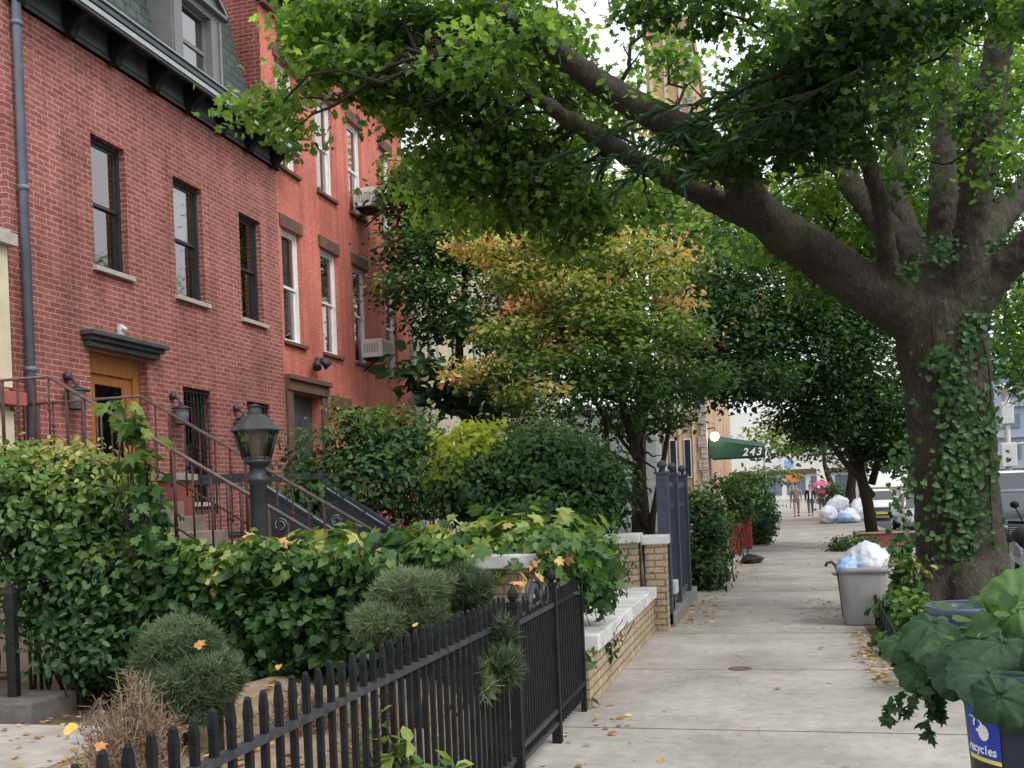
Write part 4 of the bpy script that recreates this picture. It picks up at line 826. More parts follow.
m = MB(); m.tube([(q.x, q.y-.9, .45), (q.x, q.y-.75, .58), (q.x, q.y-.5, .64), (q.x, q.y-.25, .56)], [.08, .12, .13, .08], 12); m.tube([(q.x, q.y-.52, .6), (q.x, q.y-.35, .98)], [.15, .11], 14); m.tube([(q.x, q.y+.1, .5), (q.x, q.y+.45, .62), (q.x, q.y+.95, .62)], [.15, .2, .1], 14); m.box(q.x-.16, q.x+.16, q.y-.35, q.y+.2, .22, .3); m.build('body', M['paint_silver'], SC)
m = MB(); m.tube([(q.x-.33, q.y-.22, 1.03), (q.x-.1, q.y-.36, 1.02), (q.x+.1, q.y-.36, 1.02), (q.x+.33, q.y-.22, 1.03)], .022, 8); m.tube([(q.x-.18, q.y-.33, 1.03), (q.x-.26, q.y-.33, 1.22)], .009, 6); m.lathe((q.x-.27, q.y-.33, 1.26), [(0, -.05), (.05, -.03), (.055, 0), (.05, .03), (0, .05)], 10); m.build('handlebar', M['iron'], SC)
m = MB(); m.tube([(q.x, q.y+.05, .72), (q.x, q.y+.5, .8), (q.x, q.y+.85, .78)], [.11, .15, .09], 12); m.build('seat', M['tyre'], SC)
# signal pole and street signs far off
SP = thing('signal_pole', (13, 44, 0), 'white painted street pole with signal boxes and a side arm at the right edge', 'pole')
q = at(1009, 470, 42); q.z = -.1; SP.location = q
m = MB(); m.tube([(q.x, q.y, 0), (q.x, q.y, 5.6)], [.13, .1], 10); m.tube([(q.x, q.y, 3.3), (q.x-.9, q.y, 3.5)], .05, 6); m.tube([(q.x, q.y, 3.0), (q.x+.9, q.y, 3.1)], .05, 6); m.build('pole', M['coping'], SP)
m = MB(); m.box(q.x-.24, q.x+.24, q.y-.2, q.y+.1, 3.9, 4.8); m.build('signal_box', M['white_metal'], SP, .03); m = MB(); m.box(q.x-.3, q.x+.3, q.y-.2, q.y+.1, 2.1, 3.1); m.build('control_box', M['white_metal'], SP, .03); m = MB(); m.lathe((q.x-.05, q.y, 5.3), [(0, -.2), (.3, -.1), (.32, .1), (.12, .3), (0, .3)], 12); m.build('lamp_head', M['white_metal'], SP)
for i, (u, v, z, mt, sc, lb) in enumerate([(789, 464, 75, 'bagblue', (.35, .3), 'small blue shop sign far down the pavement'), (793, 478, 72, 'orange', (.5, .3), 'orange shop sign glowing far down the pavement'), (822, 478, 70, 'white', (.35, .7), 'narrow white sign far off beside the trees')]):
    if mt == 'orange': M['orange'] = plain('orange_sign', (.85, .25, .08), .5, .2, 4)
    p = at(u, v, z); T = thing('shop_sign', (p.x, p.y, 0), lb, 'sign', 'distant shop signs'); m = MB(); m.box(p.x-sc[0], p.x+sc[0], p.y-.05, p.y+.05, p.z-sc[1], p.z+sc[1]); m.build('panel', M[mt], T, .02); MB().tube([(p.x, p.y+.1, 0), (p.x, p.y+.1, p.z)], .05, 6).build('post', M['gutter'], T)
# ================================================================ PEOPLE
M['skin'] = plain('skin', (.48, .28, .2), .6, .1, 5); M['hair'] = plain('dark_hair', (.03, .02, .015), .6, .3, 20); M['jeans'] = plain('denim', (.10, .12, .17), .9, .2, 20); M['black_cloth'] = plain('black_cloth', (.015, .015, .02), .9, .3, 20); M['grey_cloth'] = plain('grey_cloth', (.22, .2, .21), .9, .2, 20); M['pink'] = plain('pink_cloth', (.75, .12, .32), .8, .15, 10); M['tan_cloth'] = plain('tan_trousers', (.3, .25, .22), .9, .2, 15)
def skin_mesh(joints, edges, name, mats, parent, sub=2):
    me = bpy.data.meshes.new(name); me.from_pydata([j[0] for j in joints], edges, []); o = bpy.data.objects.new(name, me); COL.objects.link(o)
    s_ = o.modifiers.new('skin', 'SKIN'); s_.use_smooth_shade = True; u = o.modifiers.new('sub', 'SUBSURF'); u.levels = u.render_levels = sub
    for i, j in enumerate(joints): me.skin_vertices[0].data[i].radius = (j[1], j[1]*(j[2] if len(j) > 2 else 1))
    me.skin_vertices[0].data[0].use_root = True; me.materials.append(mats); o.parent = parent; return o
def person(p, label, top, legs, stride=.18, skirt=False, h=1.0, backpack=None):
    T = thing('person', (0, 0, 0), label, 'person'); s_ = stride
    J = [((0, 0, .95), .115, .75), ((0, 0, 1.18), .11, .7), ((0, 0, 1.38), .14, .62), ((0, 0, 1.48), .07), ((0, 0, 1.55), .055), ((0, -.01, 1.63), .095, 1.1), ((0, -.01, 1.70), .085, 1.1)]
    E_ = [(0, 1), (1, 2), (2, 3), (3, 4), (4, 5), (5, 6)]
    for sx in (-1, 1):
        k = len(J); d = s_*sx
        J += [((sx*.20, 0, 1.40), .06), ((sx*.25, .03-d*.3, 1.13), .045), ((sx*.25, -.06-d*.6, .90), .035), ((sx*.25, -.09-d*.7, .81), .04, .6)]
        E_ += [(2, k), (k, k+1), (k+1, k+2), (k+2, k+3)]
        for f_ in range(4): J.append(((sx*.25+(f_-1.5)*.004, -.10-d*.75+(f_-1.5)*.018, .73+.008*abs(f_-1.5)), .009)); E_.append((k+3, len(J)-1))
        J.append(((sx*.235, -.15-d*.7, .77), .010)); E_.append((k+3, len(J)-1))
        k = len(J); J += [((sx*.095, d*.25, .86), .07), ((sx*.10, d*.75-.03, .49), .052), ((sx*.10, d*1.2+(.1 if d > 0 else 0), .10), .04), ((sx*.10, d*1.2-.16+(.1 if d > 0 else 0), .04), .035)]
        E_ += [(0, k), (k, k+1), (k+1, k+2), (k+2, k+3)]
    B = skin_mesh(J, E_, 'body', M['skin'], T)
    Jt = [((0, 0, .84), .175, .80), ((0, 0, 1.18), .155, .74), ((0, 0, 1.37), .182, .64), ((0, 0, 1.46), .085)]; Et = [(0, 1), (1, 2), (2, 3)]
    for sx in (-1, 1):
        k = len(Jt); d = s_*sx; Jt += [((sx*.205, 0, 1.405), .072), ((sx*.255, .03-d*.3, 1.13), .058), ((sx*.255, -.055-d*.58, .92), .048)]; Et += [(2, k), (k, k+1), (k+1, k+2)]
    skin_mesh(Jt, Et, 'jacket', top, T)
    Jl = [((0, 0, .97), .165, .78)]; El = []
    for sx in (-1, 1):
        k = len(Jl); d = s_*sx; Jl += [((sx*.095, d*.25, .84), .10), ((sx*.10, d*.75-.03, .49), .072), ((sx*.10, d*1.17+(.1 if d > 0 else 0), .14), .055)]; El += [(0, k), (k, k+1), (k+1, k+2)]
    skin_mesh(Jl, El, 'trousers', legs, T)
    for sx in (-1, 1):
        d = s_*sx; yy = d*1.2+(.1 if d > 0 else 0); m = MB(); m.tube([(sx*.10, yy+.07, .045), (sx*.10, yy-.05, .05), (sx*.10, yy-.17, .035), (sx*.10, yy-.22, .03)], [.04, .05, .045, .02], 10); m.build('shoe', M['black_cloth'], T)
    bm = bmesh.new(); bmesh.ops.create_icosphere(bm, subdivisions=3, radius=1)
    for v in bm.verts: v.co = Vector((v.co.x*.088, v.co.y*.10+.012, 1.685+v.co.z*.085))
    bmesh.ops.delete(bm, geom=[v for v in bm.verts if v.co.y < -.05 and v.co.z < 1.72], context='VERTS'); me = bpy.data.meshes.new('hair'); bm.to_mesh(me); bm.free(); me.materials.append(M['hair']); link('hair', me, T)
    m = MB(); m.lathe((-.03, -.098, 1.66), [(0, -.008), (.009, 0), (0, .008)], 8); m.lathe((.03, -.098, 1.66), [(0, -.008), (.009, 0), (0, .008)], 8); m.build('eyes', M['hair'], T)
    m = MB(); m.tube([(0, -.10, 1.66), (0, -.118, 1.625), (0, -.10, 1.615)], [.006, .013, .008], 8); m.tube([(-.025, -.095, 1.59), (.025, -.095, 1.59)], .005, 6); m.build('nose', M['skin'], T)
    if backpack: m = MB(); m.box(-.13, .13, .1, .24, 1.02, 1.42); m.build('backpack', backpack, T, .05)
    T.scale = (h, h, h); T.location = p; return T
p = at(797, 517, 54.5); p.z = 0; person(p, 'person in a grey jacket and tan trousers walking at the left, far down the pavement', M['grey_cloth'], M['tan_cloth'], h=1.02)
p = at(811, 517, 54.5); p.z = 0; t_ = person(p, 'person in a black coat and pink scarf walking in the middle, far down the pavement', M['black_cloth'], M['jeans'], .14, h=.97)
m = MB(); m.lathe((0, 0, 1.42), [(.15, -.03), (.13, .03), (.07, .07)], 16); so = m.build('scarf', M['pink'], t_); so.matrix_parent_inverse = Matrix()
m = MB(); m.box(-.05, .05, -.19, -.14, .95, 1.36); so = m.build('shirt_front', M['white'], t_, .01); so.matrix_parent_inverse = Matrix()
p = at(822, 512, 62); p.z = 0; person(p, 'person in a pink top walking behind the other two, by the shrubs', M['pink'], M['jeans'], .12, h=.98)
t_ = thing('pink_umbrella', p, 'pink umbrella held over the farthest person', 'umbrella')
m = MB(); m.lathe((p.x, p.y, 1.62), [(.62, 0), (.5, .16), (.28, .27), (.02, .33), (0, .36)], 8, sm=False); m.build('canopy', M['pink'], t_); m = MB(); m.tube([(p.x, p.y-.06, 1.05), (p.x, p.y, 1.9)], .012, 6); m.build('handle', M['iron'], t_)
# ================================================================ THE BIG STREET TREE
MT = thing('street_tree', (2.2, 12.6, 0), 'huge old maple on the right whose limbs and leaves spread over the pavement', 'tree')
def path(l): return [tuple(at(u, v, z)) for u, v, z, r in l], [r for u, v, z, r in l]
m = MB(); base = at(962, 640, 12.0)
tr = [(964, 632, 12.1, .74), (963, 600, 12.1, .60), (961, 560, 12.1, .52), (957, 500, 12.1, .49), (952, 440, 12.1, .485), (947, 390, 12.1, .49), (943, 345, 12.1, .52), (940, 310, 12.1, .50), (943, 280, 12.1, .36)]
P, Rr = path(tr); m.tube(P, Rr, 20, wob=.04)
limbs = [
 [(935, 335, 12.1, .34), (893, 302, 12.0, .33), (856, 283, 11.8, .29), (815, 252, 11.5, .26), (775, 229, 11.2, .235)],
 [(790, 240, 11.2, .22), (756, 208, 10.9, .20), (735, 172, 10.3, .18), (688, 134, 9.8, .16), (640, 108, 9.3, .14), (597, 82, 8.9, .12), (541, 41, 8.4, .09), (500, 10, 8.1, .06)],
 [(790, 240, 11.2, .19), (752, 217, 11.1, .15), (712, 200, 10.8, .13), (676, 182, 10.5, .115), (611, 146, 10.0, .10), (559, 114, 9.5, .08), (506, 76, 9.0, .06), (465, 44, 8.7, .045)],
 [(935, 320, 12.1, .32), (918, 262, 12.2, .24), (885, 226, 12.5, .18), (855, 190, 12.8, .15), (838, 160, 13.0, .14), (815, 90, 13.2, .10)],
 [(940, 310, 12.3, .25), (905, 230, 12.8, .17), (893, 185, 13.0, .14), (900, 120, 13.2, .14), (910, 40, 13.4, .10)],
 [(943, 310, 12.1, .28), (943, 230, 12.1, .185), (943, 146, 12.1, .15), (950, 60, 12.1, .12), (955, -40, 12.1, .10)],
 [(955, 310, 11.9, .29), (968, 240, 11.6, .19), (985, 150, 11.3, .175), (996, 60, 11.0, .155), (1015, -50, 10.8, .15)],
 [(955, 320, 12.2, .26), (990, 230, 12.6, .2), (1024, 190, 13, .16), (1080, 130, 13.5, .11)],
 [(965, 315, 11.9, .24), (1000, 270, 11.7, .2), (1040, 235, 11.4, .17), (1100, 180, 11, .12)],
 [(893, 302, 12.0, .14), (880, 200, 11.0, .10), (850, 110, 10.2, .09), (800, 55, 9.6, .10), (772, 12, 9.2, .08)],
]
for l in limbs: P, Rr = path(l); m.tube(P, Rr, 14, wob=.04)
for ang in range(7):
    t = ang*.9+.3; m.tube([(base.x+.32*math.cos(t), base.y+.32*math.sin(t), .55), (base.x+.62*math.cos(t), base.y+.62*math.sin(t), .12), (base.x+.95*math.cos(t), base.y+.95*math.sin(t), -.06)], [.26, .2, .1], 10)
tk = m.build('trunk', M['bark'], MT)
q = tk.modifiers.new('r', 'REMESH'); q.mode = 'VOXEL'; q.voxel_size = .035; q.use_smooth_shade = True
q = tk.modifiers.new('s', 'SMOOTH'); q.factor = .6; q.iterations = 6
tx = bpy.data.textures.new('barkbump', 'CLOUDS'); tx.noise_scale = .13; q = tk.modifiers.new('d', 'DISPLACE'); q.texture = tx; q.strength = .06; q.mid_level = .5; q.texture_coords = 'LOCAL'
# small branches into the leaves
m = MB()
def twigs(m, a, b, r0, n=5, L=.8, r1=.008):
    P, Rr = wander(a, b, r0, r1, 6, .07); m.tube(P, Rr, 6)
    for k in range(n):
        i = random.randint(1, 5); d = Vector((random.uniform(-1, 1), random.uniform(-1, 1), random.uniform(-.6, .7))).normalized()*L*random.uniform(.5, 1)
        P2, R2 = wander(P[i], P[i]+d, Rr[i]*.55+.004, .004, 4, .08); m.tube(P2, R2, 5)
ends = [(480, 60, 8.8), (530, 95, 9.2), (580, 128, 9.7), (645, 165, 10.2), (568, 60, 8.6), (620, 95, 9.1), (660, 120, 9.5), (541, 41, 8.4), (465, 44, 8.7), (597, 82, 8.9), (611, 146, 10.0), (506, 76, 9.0), (688, 134, 9.8), (735, 172, 10.3), (838, 160, 13.0), (900, 120, 13.2), (943, 146, 12.1), (985, 150, 11.3), (800, 55, 9.6), (850, 110, 10.2)]
mc = [cl(*a) for a in [
 (335, 30, 9.9, 58, 30, .6, 1200, .55), (275, 108, 9.7, 30, 10, .3, 180, .65), (246, 112, 9.5, 14, 6, .2, 60, .7), (292, 132, 9.6, 11, 16, .2, 70, .62), (330, 72, 9.6, 40, 15, .35, 380, .6), (298, 85, 9.8, 26, 18, .35, 200, .6), (372, 82, 9.6, 34, 24, .45, 560, .55), (405, 20, 9.6, 60, 26, .6, 1000, .45), (450, 50, 9.8, 44, 30, .6, 900, .4),
 (425, 100, 9.9, 34, 20, .5, 560, .5), (396, 126, 9.8, 18, 10, .3, 110, .62), (440, 160, 10.2, 36, 16, .5, 420, .62), (480, 170, 10.2, 44, 22, .6, 700, .56), (500, 130, 10.2, 44, 24, .6, 850, .45), (480, 100, 10.3, 40, 22, .6, 650, .45), (540, 160, 10.3, 40, 30, .6, 850, .5), (510, 30, 9.6, 50, 30, .7, 1000, .42), (560, 70, 10.4, 36, 34, .6, 750, .45),
 (545, 205, 10.6, 50, 24, .5, 750, .64), (590, 215, 10.4, 28, 30, .4, 460, .62), (560, 246, 10.6, 14, 18, .25, 110, .6), (650, 200, 11.4, 40, 22, .5, 480, .5), (455, 215, 10.6, 34, 14, .4, 260, .7), (415, 185, 10.4, 22, 12, .4, 120, .68), (600, 120, 11.2, 40, 30, .5, 450, .5), (500, 215, 11, 40, 16, .5, 300, .6),
 (650, 2, 9.3, 40, 14, .4, 300, .36), (715, 6, 9.2, 50, 14, .5, 420, .32), (690, 85, 11.2, 26, 18, .5, 230, .6), (735, 120, 11.2, 36, 26, .6, 460, .5), (640, 78, 12, 12, 10, .3, 50, .8), (668, 55, 10.4, 22, 20, .35, 190, .5), (690, 112, 11.3, 22, 14, .35, 150, .55),
 (805, 60, 9.0, 50, 46, .8, 1100, .2), (830, 125, 9.2, 60, 36, .7, 1000, .15), (860, 25, 8.8, 66, 36, .8, 1300, .15), (760, 150, 9.8, 44, 20, .5, 380, .2), (905, 95, 9.2, 34, 40, .6, 480, .2), (930, 12, 9.0, 56, 24, .7, 700, .2), (700, 160, 9.8, 40, 14, .4, 240, .3), (770, 100, 9.4, 40, 30, .6, 450, .3),
 (990, 20, 9.2, 50, 34, .7, 620, .35), (1010, 160, 10.3, 26, 30, .4, 160, .4), (930, 60, 10.4, 34, 34, .5, 330, .3), (960, 130, 13, 30, 50, .6, 500, .5), (990, 150, 15, 50, 70, .8, 1300, .4), (900, 60, 15, 60, 50, .8, 1100, .4), (930, 200, 15.5, 50, 50, .8, 1100, .35), (1015, 60, 14, 30, 50, .7, 600, .4), (975, 100, 10.2, 26, 26, .3, 170, .3), (900, 170, 11.4, 24, 24, .3, 150, .3), (1010, 100, 13.5, 34, 60, .9, 800, .6), (1010, 225, 13.2, 30, 45, .7, 480, .5), (965, 90, 14.0, 40, 60, .9, 800, .62),
 (860, 215, 14.0, 60, 40, .8, 1100, .6), (800, 190, 13.5, 46, 30, .8, 750, .66), (920, 180, 14.4, 50, 60, .9, 1200, .65), (870, 120, 14.2, 60, 60, 1.0, 1200, .6), (790, 120, 13.8, 56, 40, .9, 800, .6), (755, 75, 13.5, 30, 14, .9, 160, .6), (840, 50, 14, 60, 40, .9, 700, .6),
 (535, 30, 8.1, 40, 22, .3, 180, .45), (480, 60, 8.4, 44, 26, .3, 260, .5), (600, 110, 8.9, 26, 20, .2, 90, .5), (520, 90, 8.8, 30, 20, .3, 130, .5),
 (830, 280, 14.0, 40, 30, .7, 700, .5), (1018, 330, 13.5, 22, 50, .6, 460, .4), (715, 225, 13.0, 40, 26, .7, 480, .5), (770, 240, 14.5, 40, 30, .7, 600, .5), (870, 260, 15, 40, 40, .8, 800, .45)]]
for c_, r_, n_, t_ in mc:
    c_ = Vector(c_); e = min((at(*q) for q in ends), key=lambda p: (p-c_).length); twigs(m, e, c_, .022, 4, r_[0]*.9)
m.build('branches', M['bark2'], MT)
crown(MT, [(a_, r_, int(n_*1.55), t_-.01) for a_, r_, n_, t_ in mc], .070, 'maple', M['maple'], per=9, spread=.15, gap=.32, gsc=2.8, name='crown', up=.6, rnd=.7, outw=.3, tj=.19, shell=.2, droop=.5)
# hanging compound sprays in front of the limb
P, D = [], []; m = MB()
for (a, b, sag) in [((838, 60, 8.6), (520, 176, 8.9), .03), ((820, 90, 8.6), (585, 172, 8.8), .03), ((835, 40, 8.5), (610, 196, 8.9), .05), ((860, 70, 8.5), (680, 185, 8.8), .04)]:
    A, B_ = at(*a), at(*b); pts, rr = wander(A, B_, .02, .004, 14, .015, sag); m.tube(pts, rr, 5)
    for i in range(5, len(pts)):
        for k in range(5):
            p = pts[i-1].lerp(pts[i], k/5); d = (pts[i]-pts[i-1]).normalized()
            for s_ in (-1, 1): P.append(p); D.append((d.x*1.0+s_*.25, d.y+s_*.5, -.55))
m.build('drooping_twigs', M['bark2'], MT)
link('hanging_leaves', leaf_mesh('hanging_leaves', P, .15, .3, 'narrow', M['bluegreen'], dirs=D, up=1, rnd=.4, droop=.35), MT)
# ivy on the trunk
IV = []
for (u, v, ru, rv, n) in [(960, 400, 22, 45, 170), (966, 480, 30, 60, 330), (945, 360, 22, 20, 60), (975, 330, 22, 26, 110), (960, 550, 26, 22, 45), (945, 250, 26, 16, 60), (915, 268, 16, 10, 30), (985, 430, 14, 60, 130), (903, 470, 16, 50, 60), (905, 545, 14, 30, 30), (1000, 245, 20, 14, 40)]:
    for k in range(int(n*1.3)):
        IV.append(at(u+random.gauss(0, ru*.5), v+random.gauss(0, rv*.5), 11.55+random.uniform(-.1, .06)+max(0, (u-960)/200)))
iv = thing('climbing_ivy', (2.2, 12, 0), 'glossy ivy climbing up the trunk of the huge maple', 'ivy')
link('leaves', leaf_mesh('ivy_leaves', IV, .064, RNG.uniform(.08, .42, len(IV)), 'heart', M['leaf'], nrm=np.tile([-.1, -1.6, .4], (len(IV), 1)), up=.2, rnd=.5, droop=.9), iv)
m = MB()
for k in range(5):
    u0 = 935+13*k; m.tube([at(u0+random.uniform(-6, 6), 610-30*j, 11.62+.02*(j % 2)) for j in range(11)], .012, 5)
m.build('stems', M['bark2'], iv)
# ================================================================ OTHER TREES
def tree(name, label, base, top, r, clumps, size, shape, mat, per=10, spread=.15, gap=.1, gsc=2.0, forks=(), group=None, up=.9, rnd=.5, outw=.4, tj=.12, shell=.3, droop=.3, cat='tree', k=6):
    T = thing(name, base, label, cat, group); m = MB(); base = Vector(base); top = Vector(top)
    pts, rr = wander(base, top, r, r*.3, k, .03); m.tube(pts, rr, 10, wob=.05)
    for f_ in forks:
        p2, r2 = wander(base+Vector((0, 0, f_[0])), Vector(f_[1]), r*.6, r*.2, 5, .05); m.tube(p2, r2, 8)
    for c_, r_, n_, t_ in clumps:
        c_ = Vector(c_); ok = [i for i in range(1, len(pts)) if pts[i].z < c_.z] or [1]; i = min(ok, key=lambda i: (pts[i]-c_).length)
        twigs(m, pts[i], c_, rr[i]*.5+.008, 4, max(r_)*.8)
    m.build('trunk', M['bark2'], T); crown(T, clumps, size, shape, mat, per, spread, gap, gsc, up=up, rnd=rnd, outw=outw, tj=tj, shell=shell, droop=droop); return T
z = 17.5; b = at(648, 500, z); b.z = 0
yc = [cl(*a) for a in [(498, 250, 17.2, 40, 12, .8, 620, .74), (462, 243, 17.0, 16, 6, .3, 130, .82), (540, 232, 17.4, 34, 15, .7, 560, .68), (572, 212, 17.6, 20, 20, .5, 330, .72), (610, 215, 17.8, 24, 18, .6, 430, .80), (640, 248, 17.8, 36, 20, .8, 620, .66), (585, 258, 17.3, 50, 20, .9, 1100, .62), (515, 276, 17.2, 36, 12, .6, 480, .68), (630, 285, 17.7, 50, 20, .8, 1000, .6), (565, 295, 17.2, 56, 18, .9, 1150, .6),
 (520, 308, 17.0, 22, 9, .4, 170, .92), (682, 255, 17.9, 16, 12, .5, 150, .84), (676, 300, 17.8, 20, 10, .5, 150, .9), (515, 333, 16.8, 44, 13, .7, 720, .56), (590, 325, 17.2, 62, 17, .9, 1150, .52), (552, 346, 16.8, 26, 8, .4, 160, .88), (478, 372, 16.5, 34, 9, .6, 300, .74), (525, 368, 16.7, 48, 15, .7, 760, .42), (600, 362, 17.0, 74, 20, .9, 1500, .42), (662, 335, 17.5, 46, 22, .8, 1100, .44), (452, 378, 16.4, 22, 7, .4, 80, .88),
 (530, 396, 16.5, 42, 10, .6, 480, .6), (600, 398, 17.0, 76, 18, .9, 1500, .28), (680, 380, 17.5, 48, 20, .8, 1000, .3), (645, 422, 17.3, 50, 12, .7, 700, .2), (556, 196, 17.6, 10, 12, .3, 90, .8), (545, 422, 16.8, 46, 10, .6, 460, .22)]]
yc = [(a_, r_, int(n_*1.35), t_) for a_, r_, n_, t_ in yc]
tree('ornamental_tree', 'layered garden tree turning yellow and orange, with slim forked trunk, behind the blue gate', b, at(596, 225, 17.6), .11, yc, .10, 'oval', M['leaf'], 8, .18, .22, 2.4, [(.5, at(672, 330, 17.6)), (1.0, at(620, 400, 17.2)), (.9, at(560, 330, 17.2))], up=1.0, rnd=.6, outw=.2, tj=.10, droop=.5)
b = at(470, 520, 23); b.z = 0
dk = [cl(*a) for a in [(425, 205, 22, 42, 30, 1.1, 900, .22), (470, 190, 22.5, 50, 34, 1.2, 1200, .18), (425, 250, 21.5, 44, 24, .9, 650, .26), (480, 250, 22.5, 50, 30, 1.1, 900, .05), (415, 290, 21.2, 38, 18, .8, 420, .3), (445, 320, 21.5, 40, 22, .9, 480, .22), (500, 310, 22.5, 50, 30, 1.0, 700, .03), (410, 180, 21.6, 24, 20, .6, 260, .42), (520, 200, 23, 50, 40, 1.2, 900, .2), (540, 340, 23, 60, 30, 1.1, 800, .05), (560, 260, 24, 60, 40, 1.2, 900, .12)]]
tree('dark_tree', 'dark evergreen looking tree standing against the right end of the orange house', b, at(462, 200, 22.3), .16, [(a_, r_, int(n_*3.0), t_) for a_, r_, n_, t_ in dk], .125, 'oval', M['leaf'], 9, .26, -.2, 1.3)
dk = [cl(*a) for a in [(445, 388, 19.5, 40, 14, .6, 180, .0), (480, 400, 19.5, 46, 16, .7, 260, .0), (425, 372, 19.6, 30, 12, .5, 110, .02), (520, 385, 19.8, 40, 18, .6, 240, .03)]]
b = at(470, 520, 19.6); b.z = 0
tree('magnolia_tree', 'small tree with big near black leaves in front of the cream house', b, at(478, 385, 19.6), .07, dk, .30, 'oval', M['leaf'], 5, .3, .2, 1.3, rnd=.8)
b = at(874, 546, 26); b.z = 0
st = [cl(*a) for a in [(730, 330, 22.5, 50, 40, 1.4, 1100, .14), (770, 290, 23, 60, 44, 1.5, 1500, .2), (735, 380, 22.0, 50, 20, .9, 800, .10), (800, 350, 24, 60, 44, 1.4, 1500, .12), (850, 300, 24.5, 50, 50, 1.5, 1300, .2), (830, 400, 25, 60, 34, 1.3, 1200, .10), (880, 370, 25.5, 40, 50, 1.3, 1000, .14), (880, 435, 25.5, 44, 24, 1.0, 700, .12), (822, 425, 24.5, 28, 16, .7, 400, .12), (780, 225, 24, 60, 36, 1.3, 900, .32), (860, 250, 25, 50, 30, 1.3, 700, .3), (715, 275, 22.8, 34, 24, .9, 380, .35), (905, 440, 25.2, 26, 34, .8, 420, .2), (752, 375, 22, 10, 5, .2, 22, .9), (705, 345, 22, 12, 5, .2, 26, .92), (760, 310, 22, 12, 5, .2, 20, .88)]]
tree('street_tree', 'slim dark leaved street tree rising from the red brown timber edging', b, at(840, 300, 25), .17, [(a_, tuple(1.15*x for x in r_), int(n_*4.5), t_+.04) for a_, r_, n_, t_ in st], .125, 'oval', M['leaf'], 10, .26, -.3, 1.2, [(1.3, at(800, 400, 24.3)), (1.6, at(900, 400, 25.5))], group='street trees down the pavement')
b = at(850, 512, 46); b.z = 0
s3 = [cl(*a) for a in [(840, 440, 46, 40, 28, 2.0, 900, .32), (870, 450, 46, 30, 26, 1.6, 600, .3), (800, 450, 47, 22, 12, 1.2, 300, .42), (815, 425, 48, 30, 20, 1.6, 500, .5), (860, 400, 47, 50, 26, 2, 700, .3)]]
tree('street_tree', 'pale trunked street tree behind the heap of trash bags', b, at(853, 430, 46), .30, s3, .22, 'oval', M['leaf'], 9, .35, .1, .7, group='street trees down the pavement')
b = at(838, 505, 62); b.z = 0
s3 = [cl(*a) for a in [(790, 435, 62, 26, 20, 2.0, 420, .55), (765, 440, 58, 26, 22, 2, 420, .45), (835, 470, 62, 22, 18, 1.6, 420, .35), ]]
tree('street_tree', 'farthest pale green street tree near the end of the pavement', b, at(820, 440, 62), .25, s3, .3, 'oval', M['leaf'], 9, .5, .1, .5, group='street trees down the pavement')
b = at(1040, 520, 40); b.z = -.1
s3 = [cl(*a) for a in [(1010, 300, 36, 50, 60, 3, 1300, .18), (1015, 360, 36, 34, 26, 2, 600, .2), (960, 260, 38, 60, 50, 3, 1200, .3), (1040, 220, 36, 60, 60, 3, 900, .3), (1005, 392, 36, 24, 9, 1, 130, .4)]]
tree('roadside_tree', 'dark tree across the road, behind the right side of the big trunk', b, at(1020, 280, 37), .3, s3, .24, 'oval', M['leaf'], 9, .4, .1, .7)
b = at(640, 540, 36); b.z = 0
s3 = [cl(*a) for a in [(600, 215, 34, 60, 40, 2.5, 900, .45), (680, 240, 35, 50, 50, 2.5, 900, .4), (720, 220, 35, 40, 40, 2.4, 650, .45), (640, 300, 35, 60, 50, 2.5, 900, .3), (590, 340, 34, 56, 50, 2.2, 1100, .16), (610, 400, 34, 60, 36, 2.2, 900, .12), (560, 290, 34, 40, 40, 2, 600, .2), (648, 112, 34, 16, 18, 1.0, 170, .7), (560, 150, 33, 50, 40, 2.2, 700, .45), (690, 170, 34, 34, 24, 1.5, 380, .5)]]
tree('backyard_tree', 'pale green tree glimpsed behind the orange tinged garden tree, rising above it', b, at(640, 200, 35), .3, [(a_, r_, int(n_*1.8), t_) for a_, r_, n_, t_ in s3], .22, 'oval', M['leaf'], 9, .4, -.1, .8)
# ================================================================ SHRUBS AND HEDGES
def shrub(name, label, clumps, size, shape='oval', mat=None, per=9, spread=.10, gap=-.1, gsc=3., group=None, cat='shrub', up=.5, rnd=.55, outw=1.0, tj=.1, shell=.6, droop=.3, stems=7, stemz=0):
    mat = mat or M['leaf']; C0 = np.mean([np.array(c_[0]) for c_ in clumps], 0); T = thing(name, (C0[0], C0[1], 0), label, cat, group)
    m = MB(); rs_ = .016 if stems > 2 else .004
    for c_, r_, n_, t_ in clumps:
        for k in range(max(2, stems//len(clumps)+1)):
            a = Vector((c_[0]+random.uniform(-.2, .2), c_[1]+random.uniform(-.15, .15), stemz)); q = Vector((c_[0]+random.uniform(-.7, .7)*r_[0], c_[1]+random.uniform(-.7, .7)*r_[1], c_[2]+r_[2]*random.uniform(.2, .7)))
            P, Rr = wander(a, q, rs_, rs_*.35, 5, .06); m.tube(P, Rr, 5)
    m.build('stems', M['bark2'], T); crown(T, clumps, size, shape, mat, per, spread, gap, gsc, name='foliage', up=up, rnd=rnd, outw=outw, tj=tj, shell=shell, droop=droop); return T
def fillers(c, k=.62, n=.35, dt=-.35): return c+[(a, tuple(x*k for x in r_), int(n_*n), max(0, t_+dt)) for a, r_, n_, t_ in c]
